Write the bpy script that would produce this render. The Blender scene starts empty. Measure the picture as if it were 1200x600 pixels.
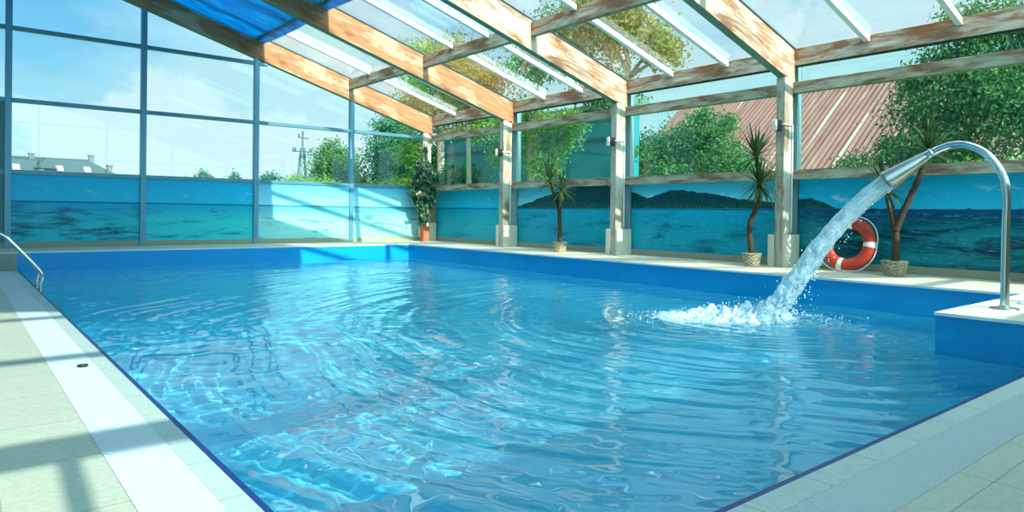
import bpy, bmesh, math, random
from mathutils import Vector, Matrix, noise
R = random.Random(7)
sc = bpy.context.scene
COL = sc.collection
PI = math.pi

# ------------------------------------------------------------------ helpers
def s2l(c):
    def f(v):
        v /= 255.0
        return v / 12.92 if v <= .04045 else ((v + .055) / 1.055) ** 2.4
    return (f(c[0]), f(c[1]), f(c[2]), 1.0)

def mesh_obj(name, verts, faces, mat=None, parent=None, smooth=False, loc=None):
    me = bpy.data.meshes.new(name)
    me.from_pydata([tuple(v) for v in verts], [], faces)
    me.update()
    if mat:
        me.materials.append(mat)
    if smooth:
        me.polygons.foreach_set('use_smooth', [True] * len(me.polygons))
    o = bpy.data.objects.new(name, me)
    COL.objects.link(o)
    if loc is not None:
        o.location = loc
    if parent is not None:
        o.parent = parent
    return o

class MB:
    """collects shapes that make ONE part"""
    def __init__(s):
        s.v = []; s.f = []
    def add(s, vs, fs):
        n = len(s.v)
        s.v += [Vector(v) for v in vs]
        s.f += [tuple(i + n for i in f) for f in fs]
        return s
    def box(s, x0, x1, y0, y1, z0, z1):
        return s.add([(x0, y0, z0), (x1, y0, z0), (x1, y1, z0), (x0, y1, z0), (x0, y0, z1), (x1, y0, z1), (x1, y1, z1), (x0, y1, z1)],
                     [(0, 3, 2, 1), (4, 5, 6, 7), (0, 1, 5, 4), (1, 2, 6, 5), (2, 3, 7, 6), (3, 0, 4, 7)])
    def hexa(s, p):   # 4 bottom then 4 top
        return s.add(p, [(0, 3, 2, 1), (4, 5, 6, 7), (0, 1, 5, 4), (1, 2, 6, 5), (2, 3, 7, 6), (3, 0, 4, 7)])
    def tube(s, pts, r, n=12, cap=True, up=Vector((0, 0, 1))):
        pts = [Vector(p) for p in pts]
        rr = r if isinstance(r, (list, tuple)) else [r] * len(pts)
        rings = []
        t0 = (pts[1] - pts[0]).normalized()
        a = t0.orthogonal().normalized()
        for i, p in enumerate(pts):
            t = (pts[min(i + 1, len(pts) - 1)] - pts[max(i - 1, 0)])
            t = t.normalized() if t.length > 1e-9 else t0
            a = (a - t * a.dot(t)).normalized()
            b = t.cross(a)
            rings.append([p + (a * math.cos(2 * PI * k / n) + b * math.sin(2 * PI * k / n)) * rr[i] for k in range(n)])
        vs = [v for q in rings for v in q]
        fs = []
        for i in range(len(pts) - 1):
            for k in range(n):
                fs.append((i * n + k, i * n + (k + 1) % n, (i + 1) * n + (k + 1) % n, (i + 1) * n + k))
        if cap:
            fs.append(tuple(reversed(range(n))))
            fs.append(tuple((len(pts) - 1) * n + k for k in range(n)))
        return s.add(vs, fs)
    def lathe(s, prof, n=32, c=(0, 0, 0), cap=True):
        c = Vector(c); vs = []; fs = []
        for (r, z) in prof:
            for k in range(n):
                vs.append(c + Vector((r * math.cos(2 * PI * k / n), r * math.sin(2 * PI * k / n), z)))
        for i in range(len(prof) - 1):
            for k in range(n):
                fs.append((i * n + k, i * n + (k + 1) % n, (i + 1) * n + (k + 1) % n, (i + 1) * n + k))
        if cap:
            fs.append(tuple(reversed(range(n))))
            fs.append(tuple((len(prof) - 1) * n + k for k in range(n)))
        return s.add(vs, fs)
    def build(s, name, mat, parent=None, smooth=False, origin=None, bevel=0):
        vs = s.v
        o3 = Vector(origin) if origin is not None else Vector((0, 0, 0))
        o = mesh_obj(name, [v - o3 for v in vs], s.f, mat, None, smooth)
        if parent is not None:
            o.parent = parent
            o.location = o3 - parent.location
        else:
            o.location = o3
        if bevel:
            m = o.modifiers.new('bevel', 'BEVEL'); m.width = bevel; m.segments = 2; m.limit_method = 'ANGLE'
        return o

def tag(o, label=None, cat=None, group=None, kind=None):
    if label: o['label'] = label
    if cat: o['category'] = cat
    if group: o['group'] = group
    if kind: o['kind'] = kind
    return o

def empty(name, loc, label=None, cat=None, group=None):
    o = bpy.data.objects.new(name, None)
    COL.objects.link(o)
    o.location = loc
    o.empty_display_size = .1
    return tag(o, label, cat, group)

def sub(o, part):
    """hang a part one level deeper, keeping its place"""
    o.parent = part
    o.location = o.location - part.location
    return o

def smooth_path(pts, n=10):
    pts = [Vector(p) for p in pts]
    q = [pts[0] * 2 - pts[1]] + pts + [pts[-1] * 2 - pts[-2]]
    out = []
    for i in range(1, len(q) - 2):
        for k in range(n):
            t = k / n
            a, b, c, d = q[i - 1], q[i], q[i + 1], q[i + 2]
            out.append(.5 * ((2 * b) + (c - a) * t + (2 * a - 5 * b + 4 * c - d) * t * t + (3 * b - a - 3 * c + d) * t ** 3))
    out.append(pts[-1])
    return out

# ------------------------------------------------------------------ materials
class NT:
    def __init__(s, name):
        s.m = bpy.data.materials.new(name); s.m.use_nodes = True
        s.t = s.m.node_tree; s.t.nodes.clear()
        s.out = s.n('ShaderNodeOutputMaterial')
    def n(s, kind, **kw):
        nd = s.t.nodes.new(kind)
        for k, v in kw.items():
            if k.startswith('i_'):
                nd.inputs[k[2:].replace('_', ' ')].default_value = v
            else:
                setattr(nd, k, v)
        return nd
    def l(s, a, b):
        s.t.links.new(a, b)
    def val(s, nd, inp, x):
        if isinstance(x, bpy.types.NodeSocket): s.l(x, nd.inputs[inp])
        else: nd.inputs[inp].default_value = x
    def math(s, op, a, b=0.0, clamp=False):
        nd = s.n('ShaderNodeMath', operation=op, use_clamp=clamp)
        s.val(nd, 0, a); s.val(nd, 1, b)
        return nd.outputs[0]
    def mix(s, f, a, b, blend='MIX'):
        nd = s.n('ShaderNodeMix', data_type='RGBA', blend_type=blend)
        s.val(nd, 0, f); s.val(nd, 6, a); s.val(nd, 7, b)
        return nd.outputs[2]
    def ramp(s, f, stops, interp='LINEAR'):
        nd = s.n('ShaderNodeValToRGB'); nd.color_ramp.interpolation = interp
        e = nd.color_ramp.elements
        while len(e) < len(stops): e.new(.5)
        for el, (p, c) in zip(e, stops):
            el.position = p; el.color = c if len(c) == 4 else (*c, 1)
        s.l(f, nd.inputs[0])
        return nd.outputs[0]
    def obj(s):
        return s.n('ShaderNodeTexCoord').outputs['Object']
    def pos(s):
        return s.n('ShaderNodeNewGeometry').outputs['Position']
    def mapping(s, vec, scale=(1, 1, 1), loc=(0, 0, 0), rot=(0, 0, 0)):
        nd = s.n('ShaderNodeMapping'); s.l(vec, nd.inputs[0])
        nd.inputs['Scale'].default_value = scale; nd.inputs['Location'].default_value = loc; nd.inputs['Rotation'].default_value = rot
        return nd.outputs[0]
    def noise(s, vec, scale, detail=3, rough=.55, dist=0):
        nd = s.n('ShaderNodeTexNoise'); s.l(vec, nd.inputs['Vector'])
        nd.inputs['Scale'].default_value = scale; nd.inputs['Detail'].default_value = detail
        nd.inputs['Roughness'].default_value = rough; nd.inputs['Distortion'].default_value = dist
        return nd.outputs['Fac']
    def principled(s, color, rough=.5, metal=0, normal=None, spec=.5, **kw):
        nd = s.n('ShaderNodeBsdfPrincipled')
        s.val(nd, 'Base Color', color); s.val(nd, 'Roughness', rough); s.val(nd, 'Metallic', metal)
        nd.inputs['Specular IOR Level'].default_value = spec
        if normal is not None: s.l(normal, nd.inputs['Normal'])
        for k, v in kw.items(): s.val(nd, k.replace('_', ' '), v)
        return nd.outputs[0]
    def bump(s, h, strength=.3, dist=.01):
        nd = s.n('ShaderNodeBump'); nd.inputs['Strength'].default_value = strength; nd.inputs['Distance'].default_value = dist
        s.l(h, nd.inputs['Height'])
        return nd.outputs[0]
    def end(s, sh, disp=None):
        s.l(sh, s.out.inputs['Surface'])
        return s.m
    def sep(s, vec):
        nd = s.n('ShaderNodeSeparateXYZ'); s.l(vec, nd.inputs[0])
        return nd.outputs
    def rng(s, v, a, b, c=0., d=1., interp='LINEAR'):
        nd = s.n('ShaderNodeMapRange', interpolation_type=interp)
        s.val(nd, 0, v); s.val(nd, 1, a); s.val(nd, 2, b); s.val(nd, 3, c); s.val(nd, 4, d)
        return nd.outputs[0]

def simple(name, rgb, rough=.5, metal=0, var=.12, scale=6, spec=.5, bump=0):
    t = NT(name)
    c = s2l(rgb)
    f = t.noise(t.obj(), scale, 4)
    d = tuple(x * (1 - var) for x in c[:3]) + (1,)
    b = tuple(min(1, x * (1 + var)) for x in c[:3]) + (1,)
    col = t.mix(f, d, b)
    nrm = t.bump(t.noise(t.obj(), scale * 12, 2), bump, .005) if bump else None
    return t.end(t.principled(col, rough, metal, nrm, spec))

def wood(name, base, paint, brown, amount, brown_amt=.5, along=0, tone=.2):
    """old timber whose whitewash is flaking: grain runs along the piece's own local axis"""
    t = NT(name)
    sc_ = [14, 14, 14]; sc_[along] = .9
    v = t.mapping(t.obj(), tuple(sc_))
    grain = t.noise(v, 2.2, 5, .65, .6)
    sc2 = [5, 5, 5]; sc2[along] = 1.3
    v2 = t.mapping(t.obj(), tuple(sc2))
    big = t.noise(v2, 1.1, 5, .62, .4)
    big2 = t.noise(t.mapping(t.obj(), tuple(sc2), (7.3, 2.1, 4.4)), .9, 4, .6, .8)
    bc = s2l(base)
    wcol = t.mix(t.rng(grain, .3, .7), tuple(x * (1 - tone * 1.6) for x in bc[:3]) + (1,), tuple(min(1, x * (1 + tone)) for x in bc[:3]) + (1,))
    pc = s2l(paint)
    pcol = t.mix(grain, tuple(x * .85 for x in pc[:3]) + (1,), tuple(min(1, x * 1.08) for x in pc[:3]) + (1,))
    f = t.rng(t.math('ADD', t.math('MULTIPLY', big, .75), t.math('MULTIPLY', grain, .25)), .5 - amount - .03, .5 - amount + .04)
    f = t.math('SUBTRACT', 1.0, f)
    f = t.math('SUBTRACT', 1.0, f)
    col = t.mix(f, wcol, pcol)
    fb = t.rng(t.math('ADD', t.math('MULTIPLY', big2, .7), t.math('MULTIPLY', grain, .3)), .62 - brown_amt * .2, .74 - brown_amt * .2)
    col = t.mix(t.math('MULTIPLY', fb, .85), col, s2l(brown))
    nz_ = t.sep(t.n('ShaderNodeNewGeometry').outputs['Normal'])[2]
    col = t.mix(t.math('MULTIPLY', t.rng(nz_, -.7, -.8), .8), col, s2l((92, 140, 122)))  # teal-green shade of the undersides, painted into the timber's colour by facing
    knots = t.n('ShaderNodeTexVoronoi'); t.l(t.mapping(t.obj(), tuple(sc2)), knots.inputs['Vector']); knots.inputs['Scale'].default_value = 2.3
    kf = t.rng(knots.outputs['Distance'], .05, .11, 1, 0)
    col = t.mix(t.math('MULTIPLY', kf, .55), col, s2l((70, 40, 25)))
    nrm = t.bump(t.math('ADD', grain, t.math('MULTIPLY', f, .4)), .5, .006)
    return t.end(t.principled(col, .75, 0, nrm, .25))

def schlick(t, f0, nrm=None):
    g_ = t.n('ShaderNodeNewGeometry')
    d_ = t.n('ShaderNodeVectorMath', operation='DOT_PRODUCT')
    t.l(g_.outputs['Incoming'], d_.inputs[0]); t.l(nrm if nrm is not None else g_.outputs['Normal'], d_.inputs[1])
    c_ = t.math('ABSOLUTE', d_.outputs['Value'])
    return t.math('ADD', f0, t.math('MULTIPLY', 1 - f0, t.math('POWER', t.math('SUBTRACT', 1.0, c_, True), 5.0)), True)

def glass_mat(name, tint, refl=.9, bumpy=0):
    t = NT(name)
    tr = t.n('ShaderNodeBsdfTransparent'); tr.inputs[0].default_value = tint
    gl = t.n('ShaderNodeBsdfGlossy'); gl.inputs['Roughness'].default_value = .0; gl.inputs[0].default_value = (1, 1, 1, 1)
    fr = schlick(t, .04)
    if bumpy:
        nrm = t.bump(t.noise(t.pos(), 1.3, 2), bumpy, .02)
        t.l(nrm, gl.inputs['Normal'])
    mx = t.n('ShaderNodeMixShader')
    t.l(t.math('MULTIPLY', fr, refl), mx.inputs[0]); t.l(tr.outputs[0], mx.inputs[1]); t.l(gl.outputs[0], mx.inputs[2])
    return t.end(mx.outputs[0])

M = {}
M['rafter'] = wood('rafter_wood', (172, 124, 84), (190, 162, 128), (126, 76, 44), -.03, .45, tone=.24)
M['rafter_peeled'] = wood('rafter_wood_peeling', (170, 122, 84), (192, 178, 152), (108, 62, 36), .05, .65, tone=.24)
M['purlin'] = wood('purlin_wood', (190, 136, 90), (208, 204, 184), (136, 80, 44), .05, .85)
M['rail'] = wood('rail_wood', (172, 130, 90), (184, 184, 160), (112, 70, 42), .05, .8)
M['base_board'] = simple('base_board_paint', (206, 206, 184), .8, 0, .12, 9, .2, .2)
M['alu'] = simple('mullion_paint', (92, 146, 164), .35, .2, .08, 4)
M['alu_dark'] = simple('transom_paint', (84, 134, 148), .35, .2, .08, 4)
M['alu_right'] = simple('steel_mullion_paint', (128, 160, 160), .4, .2, .1, 4)
M['bar_white'] = simple('glazing_bar_paint', (240, 244, 240), .4, 0, .03, 4)
M['gasket'] = simple('rubber_gasket', (40, 60, 66), .7, 0, .1, 8)
M['glass_wall'] = glass_mat('tinted_wall_glass', (.87, .975, .99, 1), .4)
M['glass_side'] = glass_mat('tinted_side_glass', (.80, .965, .955, 1), .7)
M['glass_roof'] = glass_mat('roof_glass', (.94, .985, .99, 1), .7)
M['chrome'] = simple('polished_steel', (205, 214, 214), .12, 1, .03, 5)
M['brushed'] = simple('brushed_steel', (178, 180, 170), .3, 1, .05, 20)
M['liner'] = simple('blue_pool_liner', (0, 150, 206), .35, 0, .06, 2, .4)
M['pool_floor'] = simple('pale_blue_pool_floor', (126, 216, 238), .4, 0, .04, 1.2, .4)
M['navy'] = simple('navy_edge_strip', (6, 52, 110), .4, 0, .1, 6)
M['white_lip'] = simple('white_rim_strip', (215, 230, 228), .4, 0, .05, 6)
M['plinth'] = simple('plinth_paint', (150, 152, 128), .8, 0, .08, 5)
M['left_wall'] = simple('painted_plaster', (214, 222, 214), .9, 0, .05, 3)

def tile_mat(name, rgb, sx, sy, grout, rough=.55):
    t = NT(name)
    p = t.pos()
    br = t.n('ShaderNodeTexBrick')
    t.l(p, br.inputs['Vector'])
    br.offset = 0
    br.inputs['Scale'].default_value = 1
    br.inputs['Mortar Size'].default_value = .0035
    br.inputs['Mortar Smooth'].default_value = .2
    br.inputs['Brick Width'].default_value = sx
    br.inputs['Row Height'].default_value = sy
    c = s2l(rgb)
    br.inputs['Color1'].default_value = c
    br.inputs['Color2'].default_value = tuple(x * .95 for x in c[:3]) + (1,)
    br.inputs['Mortar'].default_value = s2l(grout)
    cloud = t.noise(p, 2.6, 6, .65)
    fine = t.noise(p, 34, 3)
    col = t.mix(t.rng(cloud, .3, .75, 0, .35), br.outputs['Color'], tuple(x * .7 for x in c[:3]) + (1,))
    col = t.mix(t.rng(fine, .35, .7, 0, .16), col, (1, 1, .95, 1))
    return t.end(t.principled(col, rough, 0, t.bump(br.outputs['Fac'], -.3, .003), .4))
M['deck_tile'] = tile_mat('deck_tile', (196, 194, 164), .6, .6, (140, 140, 118))
M['ledge_tile'] = tile_mat('ledge_tile', (214, 206, 178), .5, .5, (176, 170, 150))
M['coping'] = tile_mat('coping_tile', (188, 200, 184), .42, .42, (140, 152, 142))
M['grate'] = simple('white_grating_plastic', (202, 208, 202), .45, 0, .04, 10)
M['channel'] = simple('gutter_channel', (120, 150, 150), .6, 0, .1, 6)

# ------------------------------------------------------------------ roof geometry numbers
SL = .295                       # the roof falls .295 per metre towards the right-hand wall
def zb(x): return 2.86 - SL * x           # underside of the rafters
RD = .50                        # rafter depth
def zt(x): return zb(x) + RD
BAY = [.235, -3.0, -6.24, -9.43, -12.67, -15.9]     # post centres along the right-hand wall
XP2, XP1, XE = -4.70, -2.48, -.30
XL = -11.0                      # left wall
YG = .25                        # glazed gable
YB = -16.0                      # gable behind the camera
MU = [-8.967, -6.847, -4.68, -2.47]
RIM_X, RIM_Y = -1.72, -1.15     # inner edges of the raised ledge
PX0, PY0 = -8.91, -13.32        # pool's near edges
PLX, PLY = -3.87, -12.65        # corner of the platform with the spout
H = .30                         # ledge height over the low deck

# ------------------------------------------------------------------ floor, ledge and pool
def struct(o, label=None, cat=None):
    o['kind'] = 'structure'
    if label: o['label'] = label
    if cat: o['category'] = cat
    return o

g = MB()
g.box(XL, -9.245, YB, RIM_Y, -.25, 0)                     # left deck outside the grate
g.box(-9.245, PLX - .021, YB, -13.68, -.25, 0)            # front deck
struct(g.build('floor', M['deck_tile']))
g = MB()
g.box(-9.003, PX0, -13.44, RIM_Y, -.25, 0)
g.box(PX0, PLX - .021, -13.44, PY0, -.25, 0)
struct(g.build('pool_coping', M['coping']))
g = MB()
g.box(-9.245, -9.003, -13.68, RIM_Y, -.25, -.06)
g.box(-9.003, PLX - .021, -13.68, -13.44, -.25, -.06)
struct(g.build('trim_gutter', M['channel']))
# raised ledge (far side, right side, platform with the spout)
g = MB()
g.box(XL, .3, RIM_Y, YG + .3, -.3, H)
g.box(RIM_X, .3, YB, RIM_Y, -.3, H)
g.box(PLX, RIM_X, YB, PLY, -.3, H)
struct(g.build('pool_ledge', M['ledge_tile']))
# olive riser of the ledge beside the pool
g = MB(); g.box(XL, PX0, RIM_Y - .012, RIM_Y, 0, H - .03)
struct(g.build('trim_riser', M['plinth']))
# blue liner: basin walls, bottom, and the faces of the ledge above the water
D = -1.1
e = .012
def liner(g, z0, z1):
    g.box(PX0, RIM_X, RIM_Y - e, RIM_Y - .001, z0, z1)
    g.box(RIM_X - e, RIM_X - .001, PLY, RIM_Y - e, z0, z1)
    g.box(PLX - e, PLX - .001, YB, PLY + e, z0, z1)
    g.box(PLX - .001, RIM_X - e, PLY + .001, PLY + e, z0, z1)
g = MB(); liner(g, -.07, H - .022)
struct(g.build('pool_rim', M['liner']))
g = MB(); liner(g, D, -.0705)
g.box(PX0 - .25, PX0, PY0 - .25, RIM_Y, D, -.02)
g.box(PX0, PLX, PY0 - .25, PY0, D, -.02)
g.box(PX0 - .2, RIM_X + .1, PY0 - .2, RIM_Y + .1, D - .1, D + .01)
struct(g.build('pool_basin', M['pool_floor']))
# white strip that caps the liner
g = MB()
g.box(PX0, RIM_X - .02, RIM_Y - .02, RIM_Y, H - .022, H + .002)
g.box(RIM_X - .02, RIM_X, PLY, RIM_Y - .0, H - .022, H + .002)
g.box(PLX - .02, PLX, YB, PLY + .02, H - .022, H + .002)
g.box(PLX, RIM_X, PLY, PLY + .02, H - .022, H + .002)
struct(g.build('trim_rim', M['white_lip']))
g = MB()
g.box(PX0 - .004, PX0 + .028, PY0, RIM_Y - .02, -.12, -.003)
g.box(PX0, PLX - .02, PY0 - .004, PY0 + .03, -.12, -.003)
struct(g.build('trim_waterline', M['navy']))
# gutter grates, slatted
def grate(name, x0, x1, y0, y1, axis):
    g = MB()
    p = .02
    if axis == 'y':
        n = int((y1 - y0) / p)
        for i in range(n):
            a = y0 + i * p
            g.box(x0, x1, a, a + .0135, -.03, .002)
        for xx in (x0, (x0 + x1) / 2 - .006, x1 - .012): g.box(xx, xx + .012, y0, y1, -.045, -.004)
    else:
        n = int((x1 - x0) / p)
        for i in range(n):
            a = x0 + i * p
            g.box(a, a + .0135, y0, y1, -.03, .002)
        for yy in (y0, (y0 + y1) / 2 - .006, y1 - .012): g.box(x0, x1, yy, yy + .012, -.045, -.004)
    return g.build(name, M['grate'])
tag(grate('gutter_grate', -9.243, -9.005, -13.44, RIM_Y - .02, 'y'), 'long white slatted overflow grate along the pool edge under the chrome handrail', 'grate')
tag(grate('gutter_grate', -9.243, PLX - .03, -13.678, -13.442, 'x'), 'white slatted overflow grate along the short pool edge nearest the spout platform', 'grate')
g = MB()
ring = [(.024, 0), (.030, .003), (.033, .009), (.030, .013), (.020, .013), (.015, .007), (.015, 0)]
g.lathe(ring, 28, (-9.076, -9.545, .002), cap=False)
tag(g.build('lifting_ring', simple('dark_rubber', (30, 44, 46), .5), smooth=True, origin=(-9.076, -9.545, .002)), 'small dark ring lying on the long white grate', 'ring')

# ------------------------------------------------------------------ water
SPL = Vector((-3.45, -10.85, 0))
def wave(x, y):
    d = math.hypot(x - SPL.x, y - SPL.y)
    w = noise.noise((x * .55, y * .55, 3.1)) * 2.2
    w2 = noise.noise((x * 1.3, y * 1.3, 7.7)) * 1.1
    a = 1 / (1 + d * .07)
    am = .5 + .5 * noise.noise((x * .6, y * .6, 9.7))
    h = .0070 * a * am * math.sin(2 * PI * d / .50 + w * 2.2 + w2)
    h += .0062 * a * math.sin(2 * PI * d / .27 + w * 3.1 + w2 * 1.7 + 1.0) * (.5 + .6 * noise.noise((x * .9, y * .9, 1.7)))
    h += .0036 * a * math.sin(2 * PI * d / .15 + w * 4 + w2 * 3) * (.5 + .8 * noise.noise((x * 1.1, y * 1.1, 5.7)))
    h += .0016 * a * math.sin(2 * PI * d / .095 + w * 5 + w2 * 5) * (.5 + .9 * noise.noise((x * 1.4, y * 1.4, 8.7)))
    h += .0050 * noise.noise((x * 2.4, y * 2.0, .5)) + .0034 * noise.noise((x * 5.5 - y * 2.5, y * 6.5 + x * 2.5, 2.5)) + .0017 * noise.noise((x * 14, y * 13, 6.5))
    if d < 1.3: h += .014 * (1.3 - d) * noise.noise((x * 9, y * 9, 4.))
    calm = min(1., max(.25, (d - .0) / 1.0)) * min(1, (x - PX0) * 3 + .25) * min(1, (y - PY0) * 3 + .25)
    return h * calm
x0, x1, y0, y1 = PX0 + .012, RIM_X - .012, PY0 + .014, RIM_Y - .012
st = .023
nx, ny = int((x1 - x0) / st), int((y1 - y0) / st)
vs = []; fs = []; idx = {}
for j in range(ny + 1):
    for i in range(nx + 1):
        x = x0 + (x1 - x0) * i / nx; y = y0 + (y1 - y0) * j / ny
        if x > PLX + .04 and y < PLY - .03: continue
        idx[i, j] = len(vs)
        vs.append((x, y, -.012 + wave(x, y)))
for j in range(ny):
    for i in range(nx):
        k = [(i, j), (i + 1, j), (i + 1, j + 1), (i, j + 1)]
        if all(q in idx for q in k): fs.append(tuple(idx[q] for q in k))
t = NT('pool_water')
pb = t.n('ShaderNodeBsdfPrincipled')
pb.inputs['Base Color'].default_value = (.55, .98, 1.0, 1); pb.inputs['Roughness'].default_value = 0
pb.inputs['IOR'].default_value = 1.33; pb.inputs['Transmission Weight'].default_value = 1
M['water'] = t.end(pb.outputs[0])
wat = mesh_obj('pool_water', vs, fs, M['water'], smooth=True)
struct(wat)
wat.cycles.is_caustics_caster = True          # real refracted sunlight on the pool floor
for o in COL.objects:
    if o.name == 'pool_basin': o.cycles.is_caustics_receiver = True

# ------------------------------------------------------------------ glazed gable (far wall) and the walls
def mull(x, y, z0, z1, w=.1, d=.12, m='alu'):
    g = MB(); g.box(x - w / 2, x + w / 2, y - d / 2, y + d / 2, z0, z1)
    return struct(g.build('window_mullion', M[m], origin=(x, y, z0), bevel=.006))
def transom(a, b, y, z, h=.075, d=.09, m='alu_dark'):
    g = MB(); g.box(a, b, y - d / 2, y + d / 2, z - h / 2, z + h / 2)
    return struct(g.build('window_transom', M[m], origin=(a, y, z), bevel=.005))
WN = [0]
def pane(vs, mat, thick, axis):
    """a glass pane with thickness; vs = outline in order"""
    WN[0] += 1
    n = len(vs); off = Vector(axis) * thick
    v = [Vector(p) for p in vs] + [Vector(p) + off for p in vs]
    f = [tuple(reversed(range(n))), tuple(range(n, 2 * n))] + [(i, (i + 1) % n, n + (i + 1) % n, n + i) for i in range(n)]
    return struct(mesh_obj('window_%d' % WN[0], v, f, mat))

def gable(y, mus, bars, zsill, pane_from):
    edges = [XL + .05] + mus + [-.33]
    for x in mus: mull(x, y, H if pane_from > 0 else 0, zb(x) + .02)
    for i in range(len(edges) - 1):
        a, b = edges[i], edges[i + 1]
        a2, b2 = a + (.05 if i else 0), b - (.05 if i < len(mus) else 0)
        zl = [zsill] + bars
        for z in zl:
            lo = zb(b2)
            if z > zb(a2) - .06: continue
            bb = b2
            if z + .06 > zb(b2): bb = a2 + (zb(a2) - .02 - z) / SL
            transom(a2, min(bb, b2), y, z)
        for k, z in enumerate(zl):
            ztop = zl[k + 1] if k + 1 < len(zl) else 99
            za, zbb = min(ztop, zb(a2) + .05), min(ztop, zb(b2) + .05)
            if za <= z: continue
            if zbb > z:
                poly = [(a2, y, z), (b2, y, z), (b2, y, zbb)]
                if abs(za - zbb) > 1e-4 and za == ztop:
                    xm = (2.86 + .05 - ztop) / SL
                    poly.append((xm, y, ztop))
                poly.append((a2, y, za))
            else:
                xm = (2.86 + .05 - z) / SL
                poly = [(a2, y, z), (xm, y, z)]
                if za == ztop:
                    poly.append(((2.86 + .05 - ztop) / SL, y, ztop))
                poly.append((a2, y, za))
            pane(poly, M['glass_wall'], .012, (0, 1, 0))
gable(YG, MU, [2.892, 4.152, 5.41], 1.632, H)
# gable behind the camera: the sun comes through it
gable(YB, [-7.2, -5.0, -2.6], [2.89, 4.15, 5.41], .35, 0)
mull(-9.57, YB, .3, 2.87, .08, .10)
g = MB(); g.box(XL + .05, -7.25, YB - .06, YB + .055, 2.80, 2.96)
struct(g.build('trim_lintel', M['alu_dark']))
g = MB(); g.box(XL, 0, YB - .06, YB + .06, 0, .33); g.box(-8.6, 0, YB - .06, YB + .06, .33, 2.05)
struct(g.build('wall_back', M['plinth']))
g = MB(); g.box(XL - .2, XL, YB - .1, YG + .1, -.25, zt(XL) + .1)
struct(g.build('wall_left', M['left_wall']))
# plinths under the murals
g = MB(); g.box(XL, -.56, YG - .045, YG + .058, H, .40)
struct(g.build('baseboard_gable', M['plinth'], bevel=.004))
g = MB(); g.box(-.165, .0, YB, YG - .05, H, .40)
struct(g.build('baseboard_right', M['plinth'], bevel=.004))
# door beside the first mullion
g = MB()
for (a, b, c, d) in ((-10.02, -9.93, H, 2.86), (-9.11, -9.02, H, 2.86), (-9.93, -9.11, 2.74, 2.86), (-9.93, -9.11, 1.60, 1.70), (-9.93, -9.11, H, .46)):
    g.box(a, b, YG - .04, YG + .02, c, d)
dr = struct(g.build('door_1', simple('door_paint', (70, 120, 124), .5), bevel=.004))
g = MB(); g.box(-9.93, -9.11, YG - .012, YG - .004, .46, 2.74)
g.build('door_glass', M['glass_wall'], dr)

# ------------------------------------------------------------------ murals
def mural_mat(name, sky_top, sky_low, sea_far, sea_near, dark, axis, dark_amt=.5, mount=None, seed=0, cloud=.5):
    t = NT(name)
    p = t.pos(); X, Y, Z = t.sep(p)
    s_ = X if axis == 'x' else Y
    HZ = 1.135
    up = t.rng(Z, HZ, 1.6)
    sky = t.mix(up, s2l(sky_low), s2l(sky_top))
    cv = t.mapping(p, (2.2, 2.2, 5), (seed, seed, 0))
    cl = t.rng(t.noise(cv, 1.6, 5, .6), .55, .72)
    clh = t.math('MULTIPLY', t.rng(Z, HZ + .05, HZ + .14), t.rng(Z, HZ + .22, HZ + .34, 1, 0))
    sky = t.mix(t.math('MULTIPLY', t.math('MULTIPLY', cl, clh), cloud), sky, s2l((170, 220, 232)))
    dn = t.rng(Z, HZ, .42)
    sea = t.mix(t.rng(dn, .02, .45), s2l(sea_far), s2l(sea_near))
    sc_ = (1.1, 1.1, 6.5)
    wv = t.mapping(p, sc_, (seed * 1.7, seed * .6, seed))
    n1 = t.noise(wv, 1.05, 7, .66, .6)
    n2 = t.noise(t.mapping(p, (3, 3, 22), (seed, 0, 0)), 2.4, 5, .65, .3)
    dk = t.rng(t.math('ADD', t.math('MULTIPLY', n1, .72), t.math('MULTIPLY', n2, .28)), .62 - dark_amt * .22, .70 - dark_amt * .16)
    sea = t.mix(t.math('MULTIPLY', dk, t.rng(dn, .06, .3, .3, .9)), sea, s2l(dark))
    lt = t.rng(t.math('ADD', t.math('MULTIPLY', n2, .6), t.math('MULTIPLY', n1, .4)), .5, .64, 1, 0) if False else t.rng(n2, .54, .7)
    sea = t.mix(t.math('MULTIPLY', lt, .45), sea, s2l((70, 190, 200)))
    band = t.rng(Z, HZ - .035, HZ - .012, 0, 1)
    sea = t.mix(t.math('MULTIPLY', band, .8), sea, s2l((0, 60, 104)))
    issky = t.rng(Z, HZ - .004, HZ + .004)
    col = t.mix(issky, sea, sky)
    if mount:
        lo, hi, stops = mount
        f = t.rng(s_, lo, hi)
        prof = t.ramp(f, [(a, (b, b, b, 1)) for a, b in stops])
        rg = t.noise(t.mapping(p, (1, 1, .3)), 5.5, 5, .6)
        hh = t.math('ADD', t.math('MULTIPLY', prof, .82), t.math('MULTIPLY', t.math('SUBTRACT', rg, .5), .10))
        inm = t.rng(t.math('SUBTRACT', t.math('ADD', hh, HZ), Z), -.006, .006)
        inm = t.math('MULTIPLY', inm, issky)
        tx = t.noise(t.mapping(p, (4, 4, 6)), 3.4, 6, .65)
        mc = t.mix(t.rng(tx, .3, .7), s2l((2, 44, 58)), s2l((10, 76, 88)))
        low = t.rng(Z, HZ + .02, HZ + .13, 1, 0)
        mc = t.mix(t.math('MULTIPLY', low, .5), mc, s2l((8, 80, 66)))
        specks = t.rng(t.noise(t.mapping(p, (1, 1, 1)), 60, 1), .68, .72)
        mc = t.mix(t.math('MULTIPLY', t.math('MULTIPLY', specks, low), .8), mc, s2l((190, 210, 200)))
        col = t.mix(inm, col, mc)
    col = t.mix(1.0, col, (1.5, 1.36, 1.24, 1), 'MULTIPLY')
    return t.end(t.principled(col, .35, 0, None, .2))
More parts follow.
